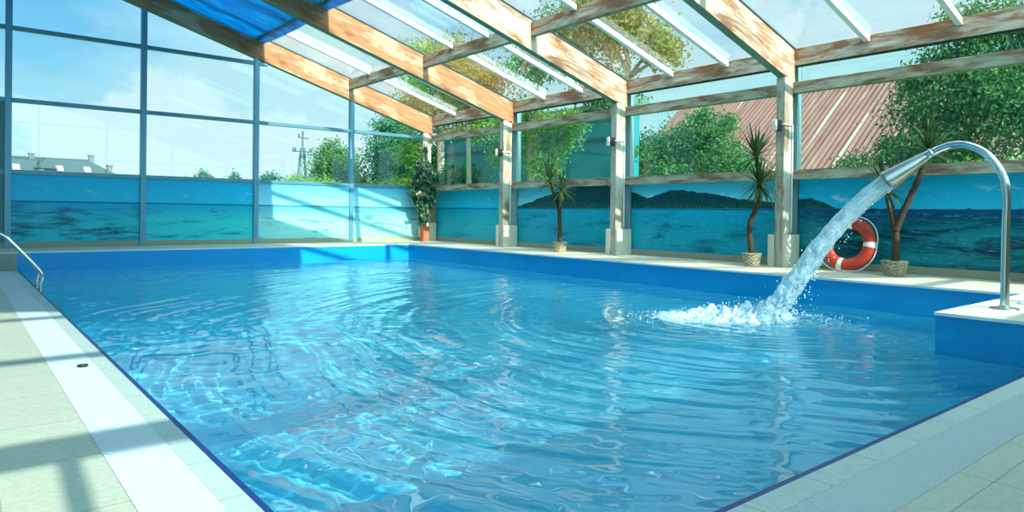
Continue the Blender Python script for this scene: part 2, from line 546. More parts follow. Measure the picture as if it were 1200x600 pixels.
mA = mural_mat('seascape_print_weedy', (0, 156, 196), (20, 166, 200), (0, 140, 180), (30, 165, 180), (0, 34, 70), 'x', .72, None, 3.3, .2)
mB = mural_mat('seascape_print_clear', (0, 152, 194), (20, 164, 200), (0, 140, 180), (40, 176, 182), (0, 84, 120), 'x', .45, None, 8.1, .3)
mC = mural_mat('seascape_print_pale', (70, 160, 190), (112, 188, 204), (60, 150, 178), (120, 188, 190), (10, 84, 110), 'x', .45, None, 5.7, .5)
mD = mural_mat('lagoon_print_calm', (0, 148, 188), (20, 160, 196), (0, 138, 178), (10, 150, 176), (0, 100, 130), 'y', .4, None, 2.2, .2)
mE = mural_mat('lagoon_print_mountains', (20, 164, 204), (110, 205, 222), (0, 146, 186), (10, 140, 168), (0, 84, 108), 'y', .5,
               (-9.45, -2.9, [(0., .0), (.05, .12), (.16, .2), (.22, .31), (.34, .40), (.42, .22), (.5, .42), (.60, .56), (.68, .60), (.75, .44), (.84, .30), (.92, .14), (1., .03)]), 4.1, .9)
mF = mural_mat('open_sea_print_dark', (0, 152, 196), (30, 166, 206), (0, 64, 112), (10, 116, 132), (0, 24, 52), 'y', .78,
               (-10.6, -9.4, [(0., 0.), (.45, .0), (.6, .1), (.75, .2), (.9, .16), (1., .2)]), 6.4, .6)
def mural(x0, x1, y0, y1, mat, label):
    g = MB(); g.box(x0, x1, y0, y1, .40, 1.60)
    c = ((x0 + x1) / 2, (y0 + y1) / 2, .40)
    return tag(g.build('mural_panel', mat, origin=c), label, 'mural', 'seascape panels under the windows')
gm = [(XL + .05, MU[0]), (MU[0], MU[1]), (MU[1], MU[2]), (MU[2], MU[3]), (MU[3], -.62)]
gl_ = [None, 'seascape wall panel with dark weed patches, behind the chrome handrail', 'seascape panel of plain turquoise sea, between the weedy panel and the sunlit ones',
       'sunlit seascape panel crossed by diagonal shadow bars below the far pylon', 'sunlit seascape panel next to the climbing plant in the corner']
gmat = [mB, mA, mB, mC, mC]
for i in range(1, 5):
    a, b = gm[i]
    mural(a + .05, b - (.05 if i < 4 else 0), YG - .02, YG + .01, gmat[i], gl_[i])
ml = ['calm lagoon wall panel between the climbing plant and the second post', 'lagoon panel with mountains behind the forked yucca', 'lagoon panel with long hills behind the leaning yucca',
      'dark rough sea panel behind the lifebuoy and spout', None]
mm = [mD, mE, mE, mF, mF]
for i in range(4):
    a, b = BAY[i + 1] + .07, BAY[i] - .07
    if i == 0: b = YG - .05
    mural(-.135, -.11, a, b, mm[i], ml[i])
g = MB(); g.box(-.135, -.11, BAY[5] + .07, BAY[4] - .07, .40, 1.60)
struct(g.build('wall_print', mF))
# outer skin of the parapet walls, so the murals stand on a wall
g = MB(); g.box(-.10, -.02, YB, YG, .40, 1.60)
struct(g.build('wall_right', M['plinth']))
g = MB(); g.box(XL, .0, .31, .35, .0, 1.60)
struct(g.build('wall_gable', M['plinth']))

# ------------------------------------------------------------------ timber frame
def beam(name, p0, p1, w, h, mat, label=None, cat='beam', group=None, square=False, kind=None):
    """box beam from p0 to p1 (points on its underside centre line), ends cut plumb; grain along local x"""
    p0, p1 = Vector(p0), Vector(p1)
    d = p1 - p0
    dx = d.normalized()
    side = Vector((0, 0, 1)).cross(dx)
    side = side.normalized() if side.length > 1e-6 else Vector((0, 1, 0))
    up = Vector((0, 0, 1)) if abs(dx.z) < .95 else Vector((1, 0, 0))
    vs = []
    for p in (p0, p1):
        for a, b in ((-1, 0), (1, 0), (1, 1), (-1, 1)):
            vs.append(p + side * (a * w / 2) + up * (b * h))
    rot = Matrix((dx, side, dx.cross(side))).transposed()
    inv = rot.transposed()
    o = mesh_obj(name, [inv @ (v - p0) for v in vs], [(0, 1, 2, 3), (7, 6, 5, 4), (0, 4, 5, 1), (1, 5, 6, 2), (2, 6, 7, 3), (3, 7, 4, 0)], mat)
    o.matrix_world = Matrix.Translation(p0) @ rot.to_4x4()
    m = o.modifiers.new('bevel', 'BEVEL'); m.width = .007; m.segments = 2; m.limit_method = 'ANGLE'
    if label: tag(o, label, cat, group)
    if kind: o['kind'] = kind
    return o

PW = .134                       # post and rafter width
post_lab = ['weathered timber post in the corner behind the climbing plant',
            'weathered timber post with box lamp, first one after the corner',
            'weathered timber post with box lamp, between the forked yucca and the leaning yucca',
            'weathered timber post with box lamp, standing between the leaning yucca and the lifebuoy', None, None]
for i, y in enumerate(BAY):
    e = empty('timber_post', (-.435, y, H))
    if post_lab[i]: tag(e, post_lab[i], 'post', 'posts along the glazed side')
    else: e['kind'] = 'structure'
    g = MB(); g.box(-.55, -.32, y - PW / 2, y + PW / 2, H, zb(-.435) + .02)
    # grain upright: local z is the long axis
    g.build('post_shaft', None, e, bevel=.007)
    for (a, b) in ((y - PW / 2 - .045, y - PW / 2 - .001), (y + PW / 2 + .001, y + PW / 2 + .1))[:1 if i == 0 else 2]:
        g = MB(); g.box(-.553, -.17, a, b, H, .76)
        g.build('base_board', M['base_board'], e, bevel=.006)
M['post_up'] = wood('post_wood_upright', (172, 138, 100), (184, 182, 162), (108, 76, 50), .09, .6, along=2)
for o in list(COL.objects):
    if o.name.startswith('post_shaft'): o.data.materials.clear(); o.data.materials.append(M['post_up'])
# steel mullions and posts behind the timber
for i, y in enumerate(BAY[:-1]):
    mull(-.11, y + .02, H, zt(-.2) - .06, .13, .15, 'alu_right') if i else None
raf_lab = ['sunlit timber rafter against the glazed gable, ending on the corner post', 'sunlit timber rafter ending on the first post after the corner',
           'sunlit timber rafter ending on the post beside the forked yucca', 'sunlit timber rafter ending on the post beside the lifebuoy', None, None]
for i, y in enumerate(BAY):
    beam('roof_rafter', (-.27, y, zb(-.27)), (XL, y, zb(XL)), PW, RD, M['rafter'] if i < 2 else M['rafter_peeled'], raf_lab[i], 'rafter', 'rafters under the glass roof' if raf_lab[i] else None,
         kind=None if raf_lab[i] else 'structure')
bayname = ['over the calm lagoon panel by the corner', 'over the forked yucca', 'over the leaning yucca', 'over the lifebuoy and spout', None]
pw = .11
for i in range(5):
    a, b = BAY[i] - PW / 2 - .002, BAY[i + 1] + PW / 2 + .002
    n = bayname[i]
    def lab(s): return s % n if n else None
    k = None if n else 'structure'
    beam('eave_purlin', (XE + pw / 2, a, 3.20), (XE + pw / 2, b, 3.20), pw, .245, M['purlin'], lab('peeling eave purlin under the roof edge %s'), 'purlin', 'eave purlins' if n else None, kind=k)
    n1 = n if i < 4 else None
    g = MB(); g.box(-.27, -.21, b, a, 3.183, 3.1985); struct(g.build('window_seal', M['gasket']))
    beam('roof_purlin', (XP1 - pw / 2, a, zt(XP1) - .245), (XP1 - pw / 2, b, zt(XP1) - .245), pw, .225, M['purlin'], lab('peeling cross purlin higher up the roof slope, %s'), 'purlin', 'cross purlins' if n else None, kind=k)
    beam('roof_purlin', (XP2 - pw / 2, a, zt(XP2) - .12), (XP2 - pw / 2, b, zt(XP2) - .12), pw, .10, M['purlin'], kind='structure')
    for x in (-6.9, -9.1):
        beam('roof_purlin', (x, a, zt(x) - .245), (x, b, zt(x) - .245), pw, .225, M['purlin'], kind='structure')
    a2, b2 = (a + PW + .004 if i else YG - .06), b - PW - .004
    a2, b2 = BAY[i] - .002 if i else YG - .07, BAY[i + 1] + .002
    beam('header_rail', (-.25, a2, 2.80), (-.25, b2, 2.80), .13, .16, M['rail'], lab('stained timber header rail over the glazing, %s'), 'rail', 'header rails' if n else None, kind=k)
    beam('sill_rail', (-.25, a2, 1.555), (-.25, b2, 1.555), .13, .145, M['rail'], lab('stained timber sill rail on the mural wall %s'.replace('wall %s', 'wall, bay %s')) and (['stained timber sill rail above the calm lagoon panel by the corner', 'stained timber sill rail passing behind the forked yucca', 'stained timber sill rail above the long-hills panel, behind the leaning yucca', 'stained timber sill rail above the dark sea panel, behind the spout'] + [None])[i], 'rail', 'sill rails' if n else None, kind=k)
    # side glazing
    ya, yb_ = BAY[i] - .06, BAY[i + 1] + .1
    if i == 0: ya = YG - .06
    for (z0, z1) in ((1.62, 2.86), (2.9, zt(-.1) - .05)):
        pane([(-.08, ya, z0), (-.08, yb_, z0), (-.08, yb_, z1), (-.08, ya, z1)], M['glass_side'], .012, (1, 0, 0))

# glazing bars and roof panes
for i in range(5):
    ys = [BAY[i], BAY[i] + (BAY[i + 1] - BAY[i]) / 3, BAY[i] + 2 * (BAY[i + 1] - BAY[i]) / 3, BAY[i + 1]]
    segs = [(-.19, XP1 - pw), (XP1 + .0, XP2 - pw), (XP2, -6.9 - .055), (-6.9 + .055, -9.1 - .055)]
    segs = [(XE, XP1), (XP1 - pw, XP2), (XP2 - pw, -6.845), (-6.955, -9.045)]
    for y in ys[1:3]:
        for (a, b) in segs:
            beam('glazing_bar', (a - .003, y, zt(a) - .095), (b + .003, y, zt(b) - .095), .075, .085, M['bar_white'], kind='structure')
    for k in range(3):
        ya, yb_ = ys[k] - .012, ys[k + 1] + .012
        for (a, b) in ((.25, XP1), (XP1, XP2), (XP2, -6.9), (-6.9, XL)):
            z0 = .004
            pane([(a, ya, zt(a) + z0), (b, ya, zt(b) + z0), (b, yb_, zt(b) + z0), (a, yb_, zt(a) + z0)], M['glass_roof'], .01, (0, 0, 1))
# dark rubber seals under the panes, along rafters and purlins
for i, y in enumerate(BAY):
    g = MB()
    for sgn in (-1, 1):
        yy = y + sgn * (PW / 2 + .007)
        g.hexa([(-.2, yy - .006, zt(-.2) - .02), (XL, yy - .006, zt(XL) - .02), (XL, yy + .006, zt(XL) - .02), (-.2, yy + .006, zt(-.2) - .02),
                (-.2, yy - .006, zt(-.2)), (XL, yy - .006, zt(XL)), (XL, yy + .006, zt(XL)), (-.2, yy + .006, zt(-.2))])
    struct(g.build('ceiling_seal', M['gasket']))

# blue shade sheets under the upper roof
t = NT('blue_shade_sheet')
p = t.pos()
fold = t.noise(t.mapping(p, (1.2, 3.5, 1)), 1.4, 4, .6, .5)
colr = t.mix(t.rng(fold, .35, .7), s2l((12, 152, 208)), s2l((50, 188, 226)))
df = t.n('ShaderNodeBsdfDiffuse'); t.l(colr, df.inputs[0])
tl = t.n('ShaderNodeBsdfTranslucent'); t.l(colr, tl.inputs[0])
gs = t.n('ShaderNodeBsdfGlossy'); gs.inputs['Roughness'].default_value = .25
m1 = t.n('ShaderNodeMixShader'); m1.inputs[0].default_value = .7; t.l(df.outputs[0], m1.inputs[1]); t.l(tl.outputs[0], m1.inputs[2])
m2 = t.n('ShaderNodeMixShader'); m2.inputs[0].default_value = .06; t.l(m1.outputs[0], m2.inputs[1]); t.l(gs.outputs[0], m2.inputs[2])
M['sheet'] = t.end(m2.outputs[0])
sh_lab = ['blue translucent shade sheet hung under the roof next to the glazed gable', 'blue translucent shade sheet hung one roof bay in from the gable', None, None, None]
for i in range(5):
    a, b = BAY[i] - PW / 2 - .004, BAY[i + 1] + PW / 2 + .004
    n, k = 26, 14
    vs = []; fs = []
    for s_ in (0, 1):
        for u in range(n + 1):
            x = -4.56 + (XL + .1 + 4.56) * u / n
            for w in range(k + 1):
                q = w / k
                y = a + (b - a) * q
                sag = .05 * math.sin(PI * q) + .012 * noise.noise((x * 2, y * 2, i * 5.))
                vs.append((x, y, zb(x) + .37 - sag + .006 * s_))
    W = k + 1; T = (n + 1) * W
    for u in range(n):
        for w in range(k):
            q = (u * W + w, u * W + w + 1, (u + 1) * W + w + 1, (u + 1) * W + w)
            fs.append(q); fs.append(tuple(T + z for z in reversed(q)))
    rim_ = [w for w in range(k + 1)] + [u * W + k for u in range(1, n + 1)] + [n * W + w for w in range(k - 1, -1, -1)] + [u * W for u in range(n - 1, 0, -1)]
    for z in range(len(rim_)):
        p_, q_ = rim_[z], rim_[(z + 1) % len(rim_)]
        fs.append((p_, T + p_, T + q_, q_))
    o = mesh_obj('shade_sheet', vs, fs, M['sheet'], smooth=True)
    if sh_lab[i]: tag(o, sh_lab[i], 'shade sheet', 'blue shade sheets')
    else: o['kind'] = 'structure'

# ------------------------------------------------------------------ post lamps
M['lamp_white'] = simple('opal_plastic', (236, 226, 204), .4, 0, .03)
M['lamp_black'] = simple('black_plastic', (14, 15, 17), .5, 0, .1)
M['conduit'] = simple('conduit_plastic', (206, 220, 216), .45, 0, .04)
lamp_lab = [None, 'small box wall lamp on the first post after the corner', 'small box wall lamp on the post between the two nearer yuccas', 'small box wall lamp on the post beside the lifebuoy']
lamp_lab[2] = 'small box wall lamp on the post between the forked and the leaning yucca'
for i in (1, 2, 3):
    y = BAY[i] + .01
    e = empty('box_lamp', (-.55, y, 2.3), lamp_lab[i], 'lamp', 'box lamps on the posts')
    g = MB(); g.box(-.67, -.551, y - .04, y + .035, 2.24, 2.39); g.build('lamp_housing', M['lamp_black'], e, bevel=.006)
    g = MB(); g.box(-.70, -.671, y - .036, y + .032, 2.236, 2.394); g.build('lamp_cover', M['lamp_white'], e, bevel=.012)
    g = MB()
    yy = y - .01 - PW / 2 - .013
    g.tube(smooth_path([(-.572, y - .05, 2.33), (-.574, yy + .012, 2.33), (-.566, yy - .003, 2.33), (-.54, yy - .004, 2.33), (-.47, yy - .002, 2.33), (-.375, yy, 2.33), (-.355, yy, 2.30), (-.352, yy, 2.1), (-.352, yy, 1.4), (-.352, yy, .79)], 6), .012, 10)
    g.build('conduit', M['conduit'], e, smooth=True)

# ------------------------------------------------------------------ potted yuccas
t = NT('yucca_leaf')
lf = t.noise(t.obj(), 5, 3)
col = t.mix(t.rng(lf, .35, .65), s2l((30, 60, 36)), s2l((84, 116, 52)))
d_ = t.principled(col, .45, 0, None, .4)
tl = t.n('ShaderNodeBsdfTranslucent'); t.l(col, tl.inputs[0])
mx = t.n('ShaderNodeMixShader'); mx.inputs[0].default_value = .25; t.l(d_, mx.inputs[1]); t.l(tl.outputs[0], mx.inputs[2])
M['yucca'] = t.end(mx.outputs[0])
M['bark'] = simple('yucca_bark', (78, 66, 52), .95, 0, .5, 22, .1, 1.0)
M['dead_leaf'] = simple('dry_leaf', (170, 150, 96), .8, 0, .2, 9)
t = NT('wicker')
wf = t.noise(t.mapping(t.obj(), (1, 1, 5)), 26, 3)
M['wicker'] = t.end(t.principled(t.mix(t.rng(wf, .32, .66), s2l((110, 96, 68)), s2l((206, 196, 164))), .7, 0, t.bump(wf, .8, .006), .25))
M['soil'] = simple('potting_soil', (40, 32, 26), .95, 0, .4, 30, .1, .8)

def blade(g, base, az, el, L, w, droop):
    n = 6
    d = Vector((math.cos(az) * math.cos(el), math.sin(az) * math.cos(el), math.sin(el)))
    side = Vector((-math.sin(az), math.cos(az), 0))
    p = Vector(base); vs = []
    for i in range(n + 1):
        q = i / n
        ww = w * (math.sin(PI * min(1, .18 + .82 * q)) ** .7 if q < 1 else 0) * .5
        nrm = side.cross(d).normalized()
        vs += [p + side * ww + nrm * ww * .5, p, p - side * ww + nrm * ww * .5]
        d = (d + Vector((0, 0, -droop / n))).normalized()
        p = p + d * (L / n)
    fs = []
    for i in range(n):
        for k in range(2):
            fs.append((i * 3 + k, i * 3 + k + 1, (i + 1) * 3 + k + 1, (i + 1) * 3 + k))
    g.add(vs, fs)

def crown(e, base, n, L, spread, seed, dr=(.1, .9), up=0, w=.032):
    r = random.Random(seed)
    g = MB()
    for k in range(n):
        q = k / n
        el = 1.45 - 1.9 * q ** 1.1 * spread + r.uniform(-.15, .15)
        az = k * 2.39996 + r.uniform(-.3, .3)
        b = Vector(base) + Vector((0, 0, -.16 * q * L))
        nv, nf = len(g.v), len(g.f)
        blade(g, b, az, el, L * r.uniform(.72, 1.08) * (1 - .12 * q), w * r.uniform(.8, 1.15), dr[0] + (dr[1] - dr[0]) * q + up)
        # no leaf grows through the timber or the wall behind
        if any(v.x > -.345 or (v.x > -.575 and min(abs(v.y - yb) for yb in BAY) < .09) for v in g.v[nv:]):
            del g.v[nv:]; del g.f[nf:]
    g.build('leaf_crown', M['yucca'], e, smooth=True, origin=base)

def basket(e, x, y, r0, r1, h):
    n, rows = 96, 8
    vs = []; fs = []
    for j in range(rows * 3 + 1):
        z = h * j / (rows * 3)
        rr = r0 + (r1 - r0) * (j / (rows * 3))
        row = (j // 3) % 2
        for k in range(n):
            a = 2 * PI * k / n
            wv = math.sin(a * 12 + (PI if row else 0)) * .009 + (.006 if j % 3 == 1 else -.006 if j % 3 == 0 else .004)
            vs.append((x + (rr + wv) * math.cos(a), y + (rr + wv) * math.sin(a), H + z))
    R_ = rows * 3
    for j in range(R_):
        for k in range(n):
            fs.append((j * n + k, j * n + (k + 1) % n, (j + 1) * n + (k + 1) % n, (j + 1) * n + k))
    fs.append(tuple(reversed(range(n))))
    g = MB(); g.add(vs, fs)
    # thick rolled rim and the inner wall
    prof = [(r1 - .002, h - .008), (r1 + .012, h - .004), (r1 + .014, h + .008), (r1 + .002, h + .014), (r1 - .018, h + .008), (r1 - .022, h - .03), (.0, h - .031)]
    g.lathe(prof, 48, (x, y, H), cap=False)
    b = g.build('wicker_basket', M['wicker'], e, smooth=True, origin=(x, y, H))
    g = MB(); g.lathe([(r1 - .03, h - .02), (r1 * .6, h - .005), (.03, h + .012), (0.0, h + .012)], 28, (x, y, H), cap=False)
    sub(g.build('soil', M['soil'], e, smooth=True, origin=(x, y, H)), b)

def stem(e, pts, rad, name='stem'):
    g = MB(); P = smooth_path(pts, 8)
    rr = []
    for i, p in enumerate(P):
        q = i / (len(P) - 1)
        rr.append((rad[0] + (rad[1] - rad[0]) * q) * (1 + .14 * math.sin(i * 1.9) * .6))
    g.tube(P, rr, 12)
    g.build(name, M['bark'], e, smooth=True, origin=pts[0])

# the forked yucca between second and third post
e = empty('potted_yucca', (-.85, -5.19, H), 'forked yucca in a small wicker basket, two crowns side by side above the lagoon panel', 'potted plant', 'potted yuccas along the mural wall')
basket(e, -.85, -5.19, .10, .122, .18)
stem(e, [(-.85, -5.19, .47), (-.85, -5.18, .75), (-.85, -5.17, 1.02)], (.045, .036))
stem(e, [(-.85, -5.17, 1.0), (-.84, -5.1, 1.2), (-.85, -4.97, 1.45), (-.86, -4.88, 1.68)], (.034, .024))
stem(e, [(-.85, -5.17, 1.0), (-.86, -5.2, 1.2), (-.87, -5.24, 1.36), (-.87, -5.24, 1.5)], (.034, .026))
crown(e, (-.86, -4.88, 1.68), 34, .56, .72, 11, (.05, 1.2))
crown(e, (-.87, -5.24, 1.5), 46, .44, 1.0, 12, (.1, 1.5))
# the leaning yucca in front of the fourth post
e = empty('potted_yucca', (-.8, -9.165, H), 'leaning yucca with crowns one above the other, in a pale basket beside the fourth post', 'potted plant', 'potted yuccas along the mural wall')
basket(e, -.8, -9.165, .092, .122, .18)
stem(e, [(-.8, -9.165, .47), (-.8, -9.14, .66), (-.8, -9.12, .85), (-.8, -9.17, 1.02), (-.8, -9.25, 1.2), (-.8, -9.27, 1.45)], (.044, .034))
stem(e, [(-.8, -9.27, 1.43), (-.8, -9.25, 1.65), (-.8, -9.21, 1.9)], (.034, .026))
crown(e, (-.8, -9.21, 1.92), 46, .46, .85, 21, (.05, 1.0))
crown(e, (-.8, -9.28, 1.5), 60, .44, 1.15, 22, (.1, 1.6))
# the tall yucca behind the jet
e = empty('potted_yucca', (-.66, -11.045, H), 'tall two-stemmed yucca in a wicker basket behind the water jet', 'potted plant', 'potted yuccas along the mural wall')
basket(e, -.66, -11.045, .108, .14, .18)
stem(e, [(-.66, -11.05, .47), (-.66, -11.06, .66), (-.66, -11.05, .88)], (.046, .038))
stem(e, [(-.66, -11.05, .86), (-.66, -11.01, 1.05), (-.66, -10.97, 1.2), (-.66, -10.93, 1.42)], (.042, .03))
stem(e, [(-.66, -11.05, .86), (-.66, -11.12, 1.06), (-.66, -11.22, 1.3), (-.66, -11.32, 1.55), (-.66, -11.41, 1.84)], (.042, .028))
crown(e, (-.66, -10.92, 1.42), 48, .46, .95, 31, (.1, 1.2))
crown(e, (-.66, -11.42, 1.84), 54, .46, .85, 32, (.05, 1.1))

# ------------------------------------------------------------------ climbing plant in the corner
t = NT('ivy_leaf')
lf = t.noise(t.obj(), 9, 3)
col = t.mix(t.rng(lf, .35, .65), s2l((18, 58, 42)), s2l((52, 100, 62)))
col = t.mix(t.rng(t.noise(t.obj(), 4.3, 2), .62, .7), col, s2l((190, 186, 120)))
d_ = t.principled(col, .4, 0, None, .4)
tl = t.n('ShaderNodeBsdfTranslucent'); t.l(col, tl.inputs[0])
mx = t.n('ShaderNodeMixShader'); mx.inputs[0].default_value = .3; t.l(d_, mx.inputs[1]); t.l(tl.outputs[0], mx.inputs[2])
M['ivy'] = t.end(mx.outputs[0])
CP = Vector((-.70, -.18, H))
e = empty('climbing_plant', CP, 'climbing houseplant in a tall square terracotta planter in the corner', 'potted plant')
g = MB()
a, b = .075, .09
g.hexa([(CP.x - a, CP.y - a, H), (CP.x + a, CP.y - a, H), (CP.x + a, CP.y + a, H), (CP.x - a, CP.y + a, H),
        (CP.x - b, CP.y - b, H + .36), (CP.x + b, CP.y - b, H + .36), (CP.x + b, CP.y + b, H + .36), (CP.x - b, CP.y + b, H + .36)])
for (x0_, x1_, y0_, y1_) in ((-b - .012, b + .012, -b - .012, -b + .012), (-b - .012, b + .012, b - .012, b + .012), (-b - .012, -b + .012, -b - .01, b + .01), (b - .012, b + .012, -b - .01, b + .01)):
    g.box(CP.x + x0_, CP.x + x1_, CP.y + y0_, CP.y + y1_, H + .335, H + .385)
g.build('planter', simple('terracotta', (186, 104, 74), .8, 0, .18, 14, .3, .4), e, origin=CP, bevel=.006)
g = MB(); g.box(CP.x - .09, CP.x + .09, CP.y - .09, CP.y + .09, H + .355, H + .368); g.build('soil', M['soil'], e)
g = MB(); g.tube([(CP.x, CP.y, H + .36), (CP.x + .01, CP.y, 1.4), (CP.x, CP.y + .02, 2.5)], .026, 10)
g.build('moss_pole', M['bark'], e, smooth=True)
g = MB()
r = random.Random(5)
for k in range(4):
    ph = k * 1.6
    pts = [(CP.x + .05 * math.cos(ph + z * 4), CP.y + .05 * math.sin(ph + z * 4), H + .37 + z) for z in [q * .12 for q in range(18)]]
    g.tube(smooth_path(pts, 3), .007, 6)
g.build('vine', simple('vine_stalk', (70, 86, 46), .7), e, smooth=True)
def ivy_leaf(g, p, nrm, up, s_):
    side = up.cross(nrm).normalized(); up = nrm.cross(side).normalized()
    o2 = [(-.0, -.5), (.32, -.38), (.5, -.05), (.3, .25), (0, .62), (-.3, .25), (-.5, -.05), (-.32, -.38)]
    vs = [p] + [p + side * (u * s_) + up * (v * s_) + nrm * (-.18 * s_ * abs(u) * 2 - .1 * s_ * (v > .5)) for u, v in o2]
    g.add(vs, [(0, 1 + i, 1 + (i + 1) % 8) for i in range(8)])
g = MB()
VP = [(.72, .07), (.85, .13), (1.0, .16), (1.12, .22), (1.3, .36), (1.5, .42), (1.7, .33), (1.95, .27), (2.15, .25), (2.3, .12), (2.62, .05)]
for k in range(1500):
    z = .74 + 1.86 * r.random()
    for (z0_, w0_), (z1_, w1_) in zip(VP, VP[1:]):
        if z0_ <= z <= z1_: wid = w0_ + (w1_ - w0_) * (z - z0_) / (z1_ - z0_)
    if r.random() > .25 + wid * 2.6: continue
    wid *= .75 + .5 * abs(noise.noise((z * 3, k % 3, 1.)))
    a_ = r.uniform(0, 2 * PI); rr = wid * math.sqrt(r.random())
    p = Vector((CP.x - .04 + rr * math.cos(a_), CP.y + .6 * rr * math.sin(a_) - .02, z))
    if p.y > .12: p.y = .12
    nrm = Vector((math.cos(a_) * .6 + r.uniform(-.5, .5), math.sin(a_) * .6 - .5 + r.uniform(-.4, .4), .45 + r.uniform(-.4, .4))).normalized()
    ivy_leaf(g, p, nrm, Vector((r.uniform(-.5, .5), r.uniform(-.4, .4), -1)).normalized(), r.uniform(.07, .15))
for (dx, dy, z0_, z1_) in ((-.52, -.10, 1.62, 1.38), (-.42, .05, 1.9, 1.55), (.36, -.12, 1.75, 1.45), (.30, .0, 2.05, 1.85), (-.30, -.05, 1.3, 1.0), (-.34, -.08, 2.2, 1.95)):
    for k in range(26):
        q = k / 25
        p = Vector((CP.x + min(dx, .24) * q, CP.y - .06 + dy * q, z0_ + (z1_ - z0_) * q ** 1.8 + .08 * math.sin(q * 3))) + Vector((r.uniform(-.05, .05), r.uniform(-.05, .05), r.uniform(-.06, .06)))
        if p.y > .12: p.y = .12
        nrm = Vector((r.uniform(-.6, .6), -.6 + r.uniform(-.4, .4), .5 + r.uniform(-.4, .4))).normalized()
        ivy_leaf(g, p, nrm, Vector((r.uniform(-.5, .5), r.uniform(-.4, .4), -1)).normalized(), r.uniform(.06, .12))
g.build('foliage', M['ivy'], e)

# ------------------------------------------------------------------ lifebuoy
M['buoy'] = simple('orange_red_plastic', (186, 58, 32), .4, 0, .08, 4)
M['buoy_band'] = simple('white_band', (226, 222, 214), .5, 0, .04)
BC = Vector((-.43, -10.36, .665))
e = empty('lifebuoy', (BC.x, BC.y, H), 'orange-red lifebuoy ring with white bands leaning on the sea panel', 'lifebuoy')
lean = math.radians(14)
ax_n = Vector((-math.cos(lean), 0, math.sin(lean)))          # facing the pool, tilted up
ax_u = Vector((math.sin(lean), 0, math.cos(lean)))
ax_s = Vector((0, 1, 0))
RM, RT, RF = .285, .082, .058
def ringpt(a, b, k=1.0):
    c = math.cos(b) * RT * k; d = math.sin(b) * RF * k
    rad = RM + c
    return BC + ax_s * (rad * math.cos(a)) + ax_u * (rad * math.sin(a)) + ax_n * d
def torus(a0, a1, n, m, k):
    vs = []; fs = []
    full = abs(a1 - a0 - 2 * PI) < 1e-6
    cnt = n if full else n + 1
    for i in range(cnt):
        a = a0 + (a1 - a0) * i / n
        for j in range(m): vs.append(ringpt(a, 2 * PI * j / m, k))
    for i in range(n):
        i2 = (i + 1) % cnt
        for j in range(m):
            fs.append((i * m + j, i2 * m + j, i2 * m + (j + 1) % m, i * m + (j + 1) % m))
    return vs, fs
g = MB(); g.add(*torus(0, 2 * PI, 72, 20, 1.0)); g.build('ring', M['buoy'], e, smooth=True, origin=BC)
for q in (12, 102, 192, 258):
    a = math.radians(q)
    a = {12: -.02, 102: 1.62, 192: 3.16, 258: 4.92}[q]
    g = MB(); g.add(*torus(a - .11, a + .11, 6, 20, 1.035)); o = g.build('band', M['buoy_band'], e, smooth=True, origin=BC)
    tag(o, 'white band')
g = MB()
for k in range(4):
    a0 = [-.02, 1.62, 3.16, 4.92][k]; a1 = [1.62, 3.16, 4.92, 2 * PI - .02][k]
    pts = []
    for i in range(13):
        q = i / 12; a = a0 + (a1 - a0) * q
        rad = RM + RT + .010 + .022 * math.sin(PI * q)
        p = BC + ax_s * (rad * math.cos(a)) + ax_u * (rad * math.sin(a)) + ax_n * .01
        p.z = max(p.z, H + .012)
        pts.append(p)
    g.tube(smooth_path(pts, 3), .008, 8)
o = g.build('grab_rope', simple('white_rope', (222, 228, 224), .7), e, smooth=True, origin=BC); tag(o, 'thin white grab rope')

# ------------------------------------------------------------------ swan-neck spout
PB = Vector((-3.18, -12.89, H))
DH = Vector((-.158, .9874, 0)).normalized()
SD = Vector((DH.y, -DH.x, 0))
def pp(s_, z): return PB + DH * s_ + Vector((0, 0, z - H))
e = empty('swan_neck_spout', PB, 'polished steel swan-neck water spout on the corner platform', 'spout')
path = smooth_path([pp(0, H), pp(0, .6), pp(0, .95), pp(0, 1.22), pp(.035, 1.39), pp(.13, 1.54), pp(.25, 1.62), pp(.365, 1.637), pp(.46, 1.61), pp(.54, 1.57)], 8)
g = MB(); g.tube(path, .031, 24); g.build('pipe', M['chrome'], e, smooth=True, origin=PB)
g = MB(); g.lathe([(.10, 0), (.10, .006), (.095, .01), (.04, .014), (.036, .03), (.031, .03)], 32, PB, cap=False); g.build('base_flange', M['brushed'], e, smooth=True, origin=PB)
nd = (pp(.86, 1.345) - pp(.54, 1.57)).normalized()
upn = SD.cross(nd).normalized()
if upn.z < 0: upn = -upn
g = MB(); c0 = pp(.52, 1.585)
g.tube([c0, c0 + nd * .012, c0 + nd * .02, c0 + nd * .04, c0 + nd * .052], [.034, .040, .034, .034, .040], 24)
collar = g.build('collar', M['chrome'], e, smooth=True, origin=c0)
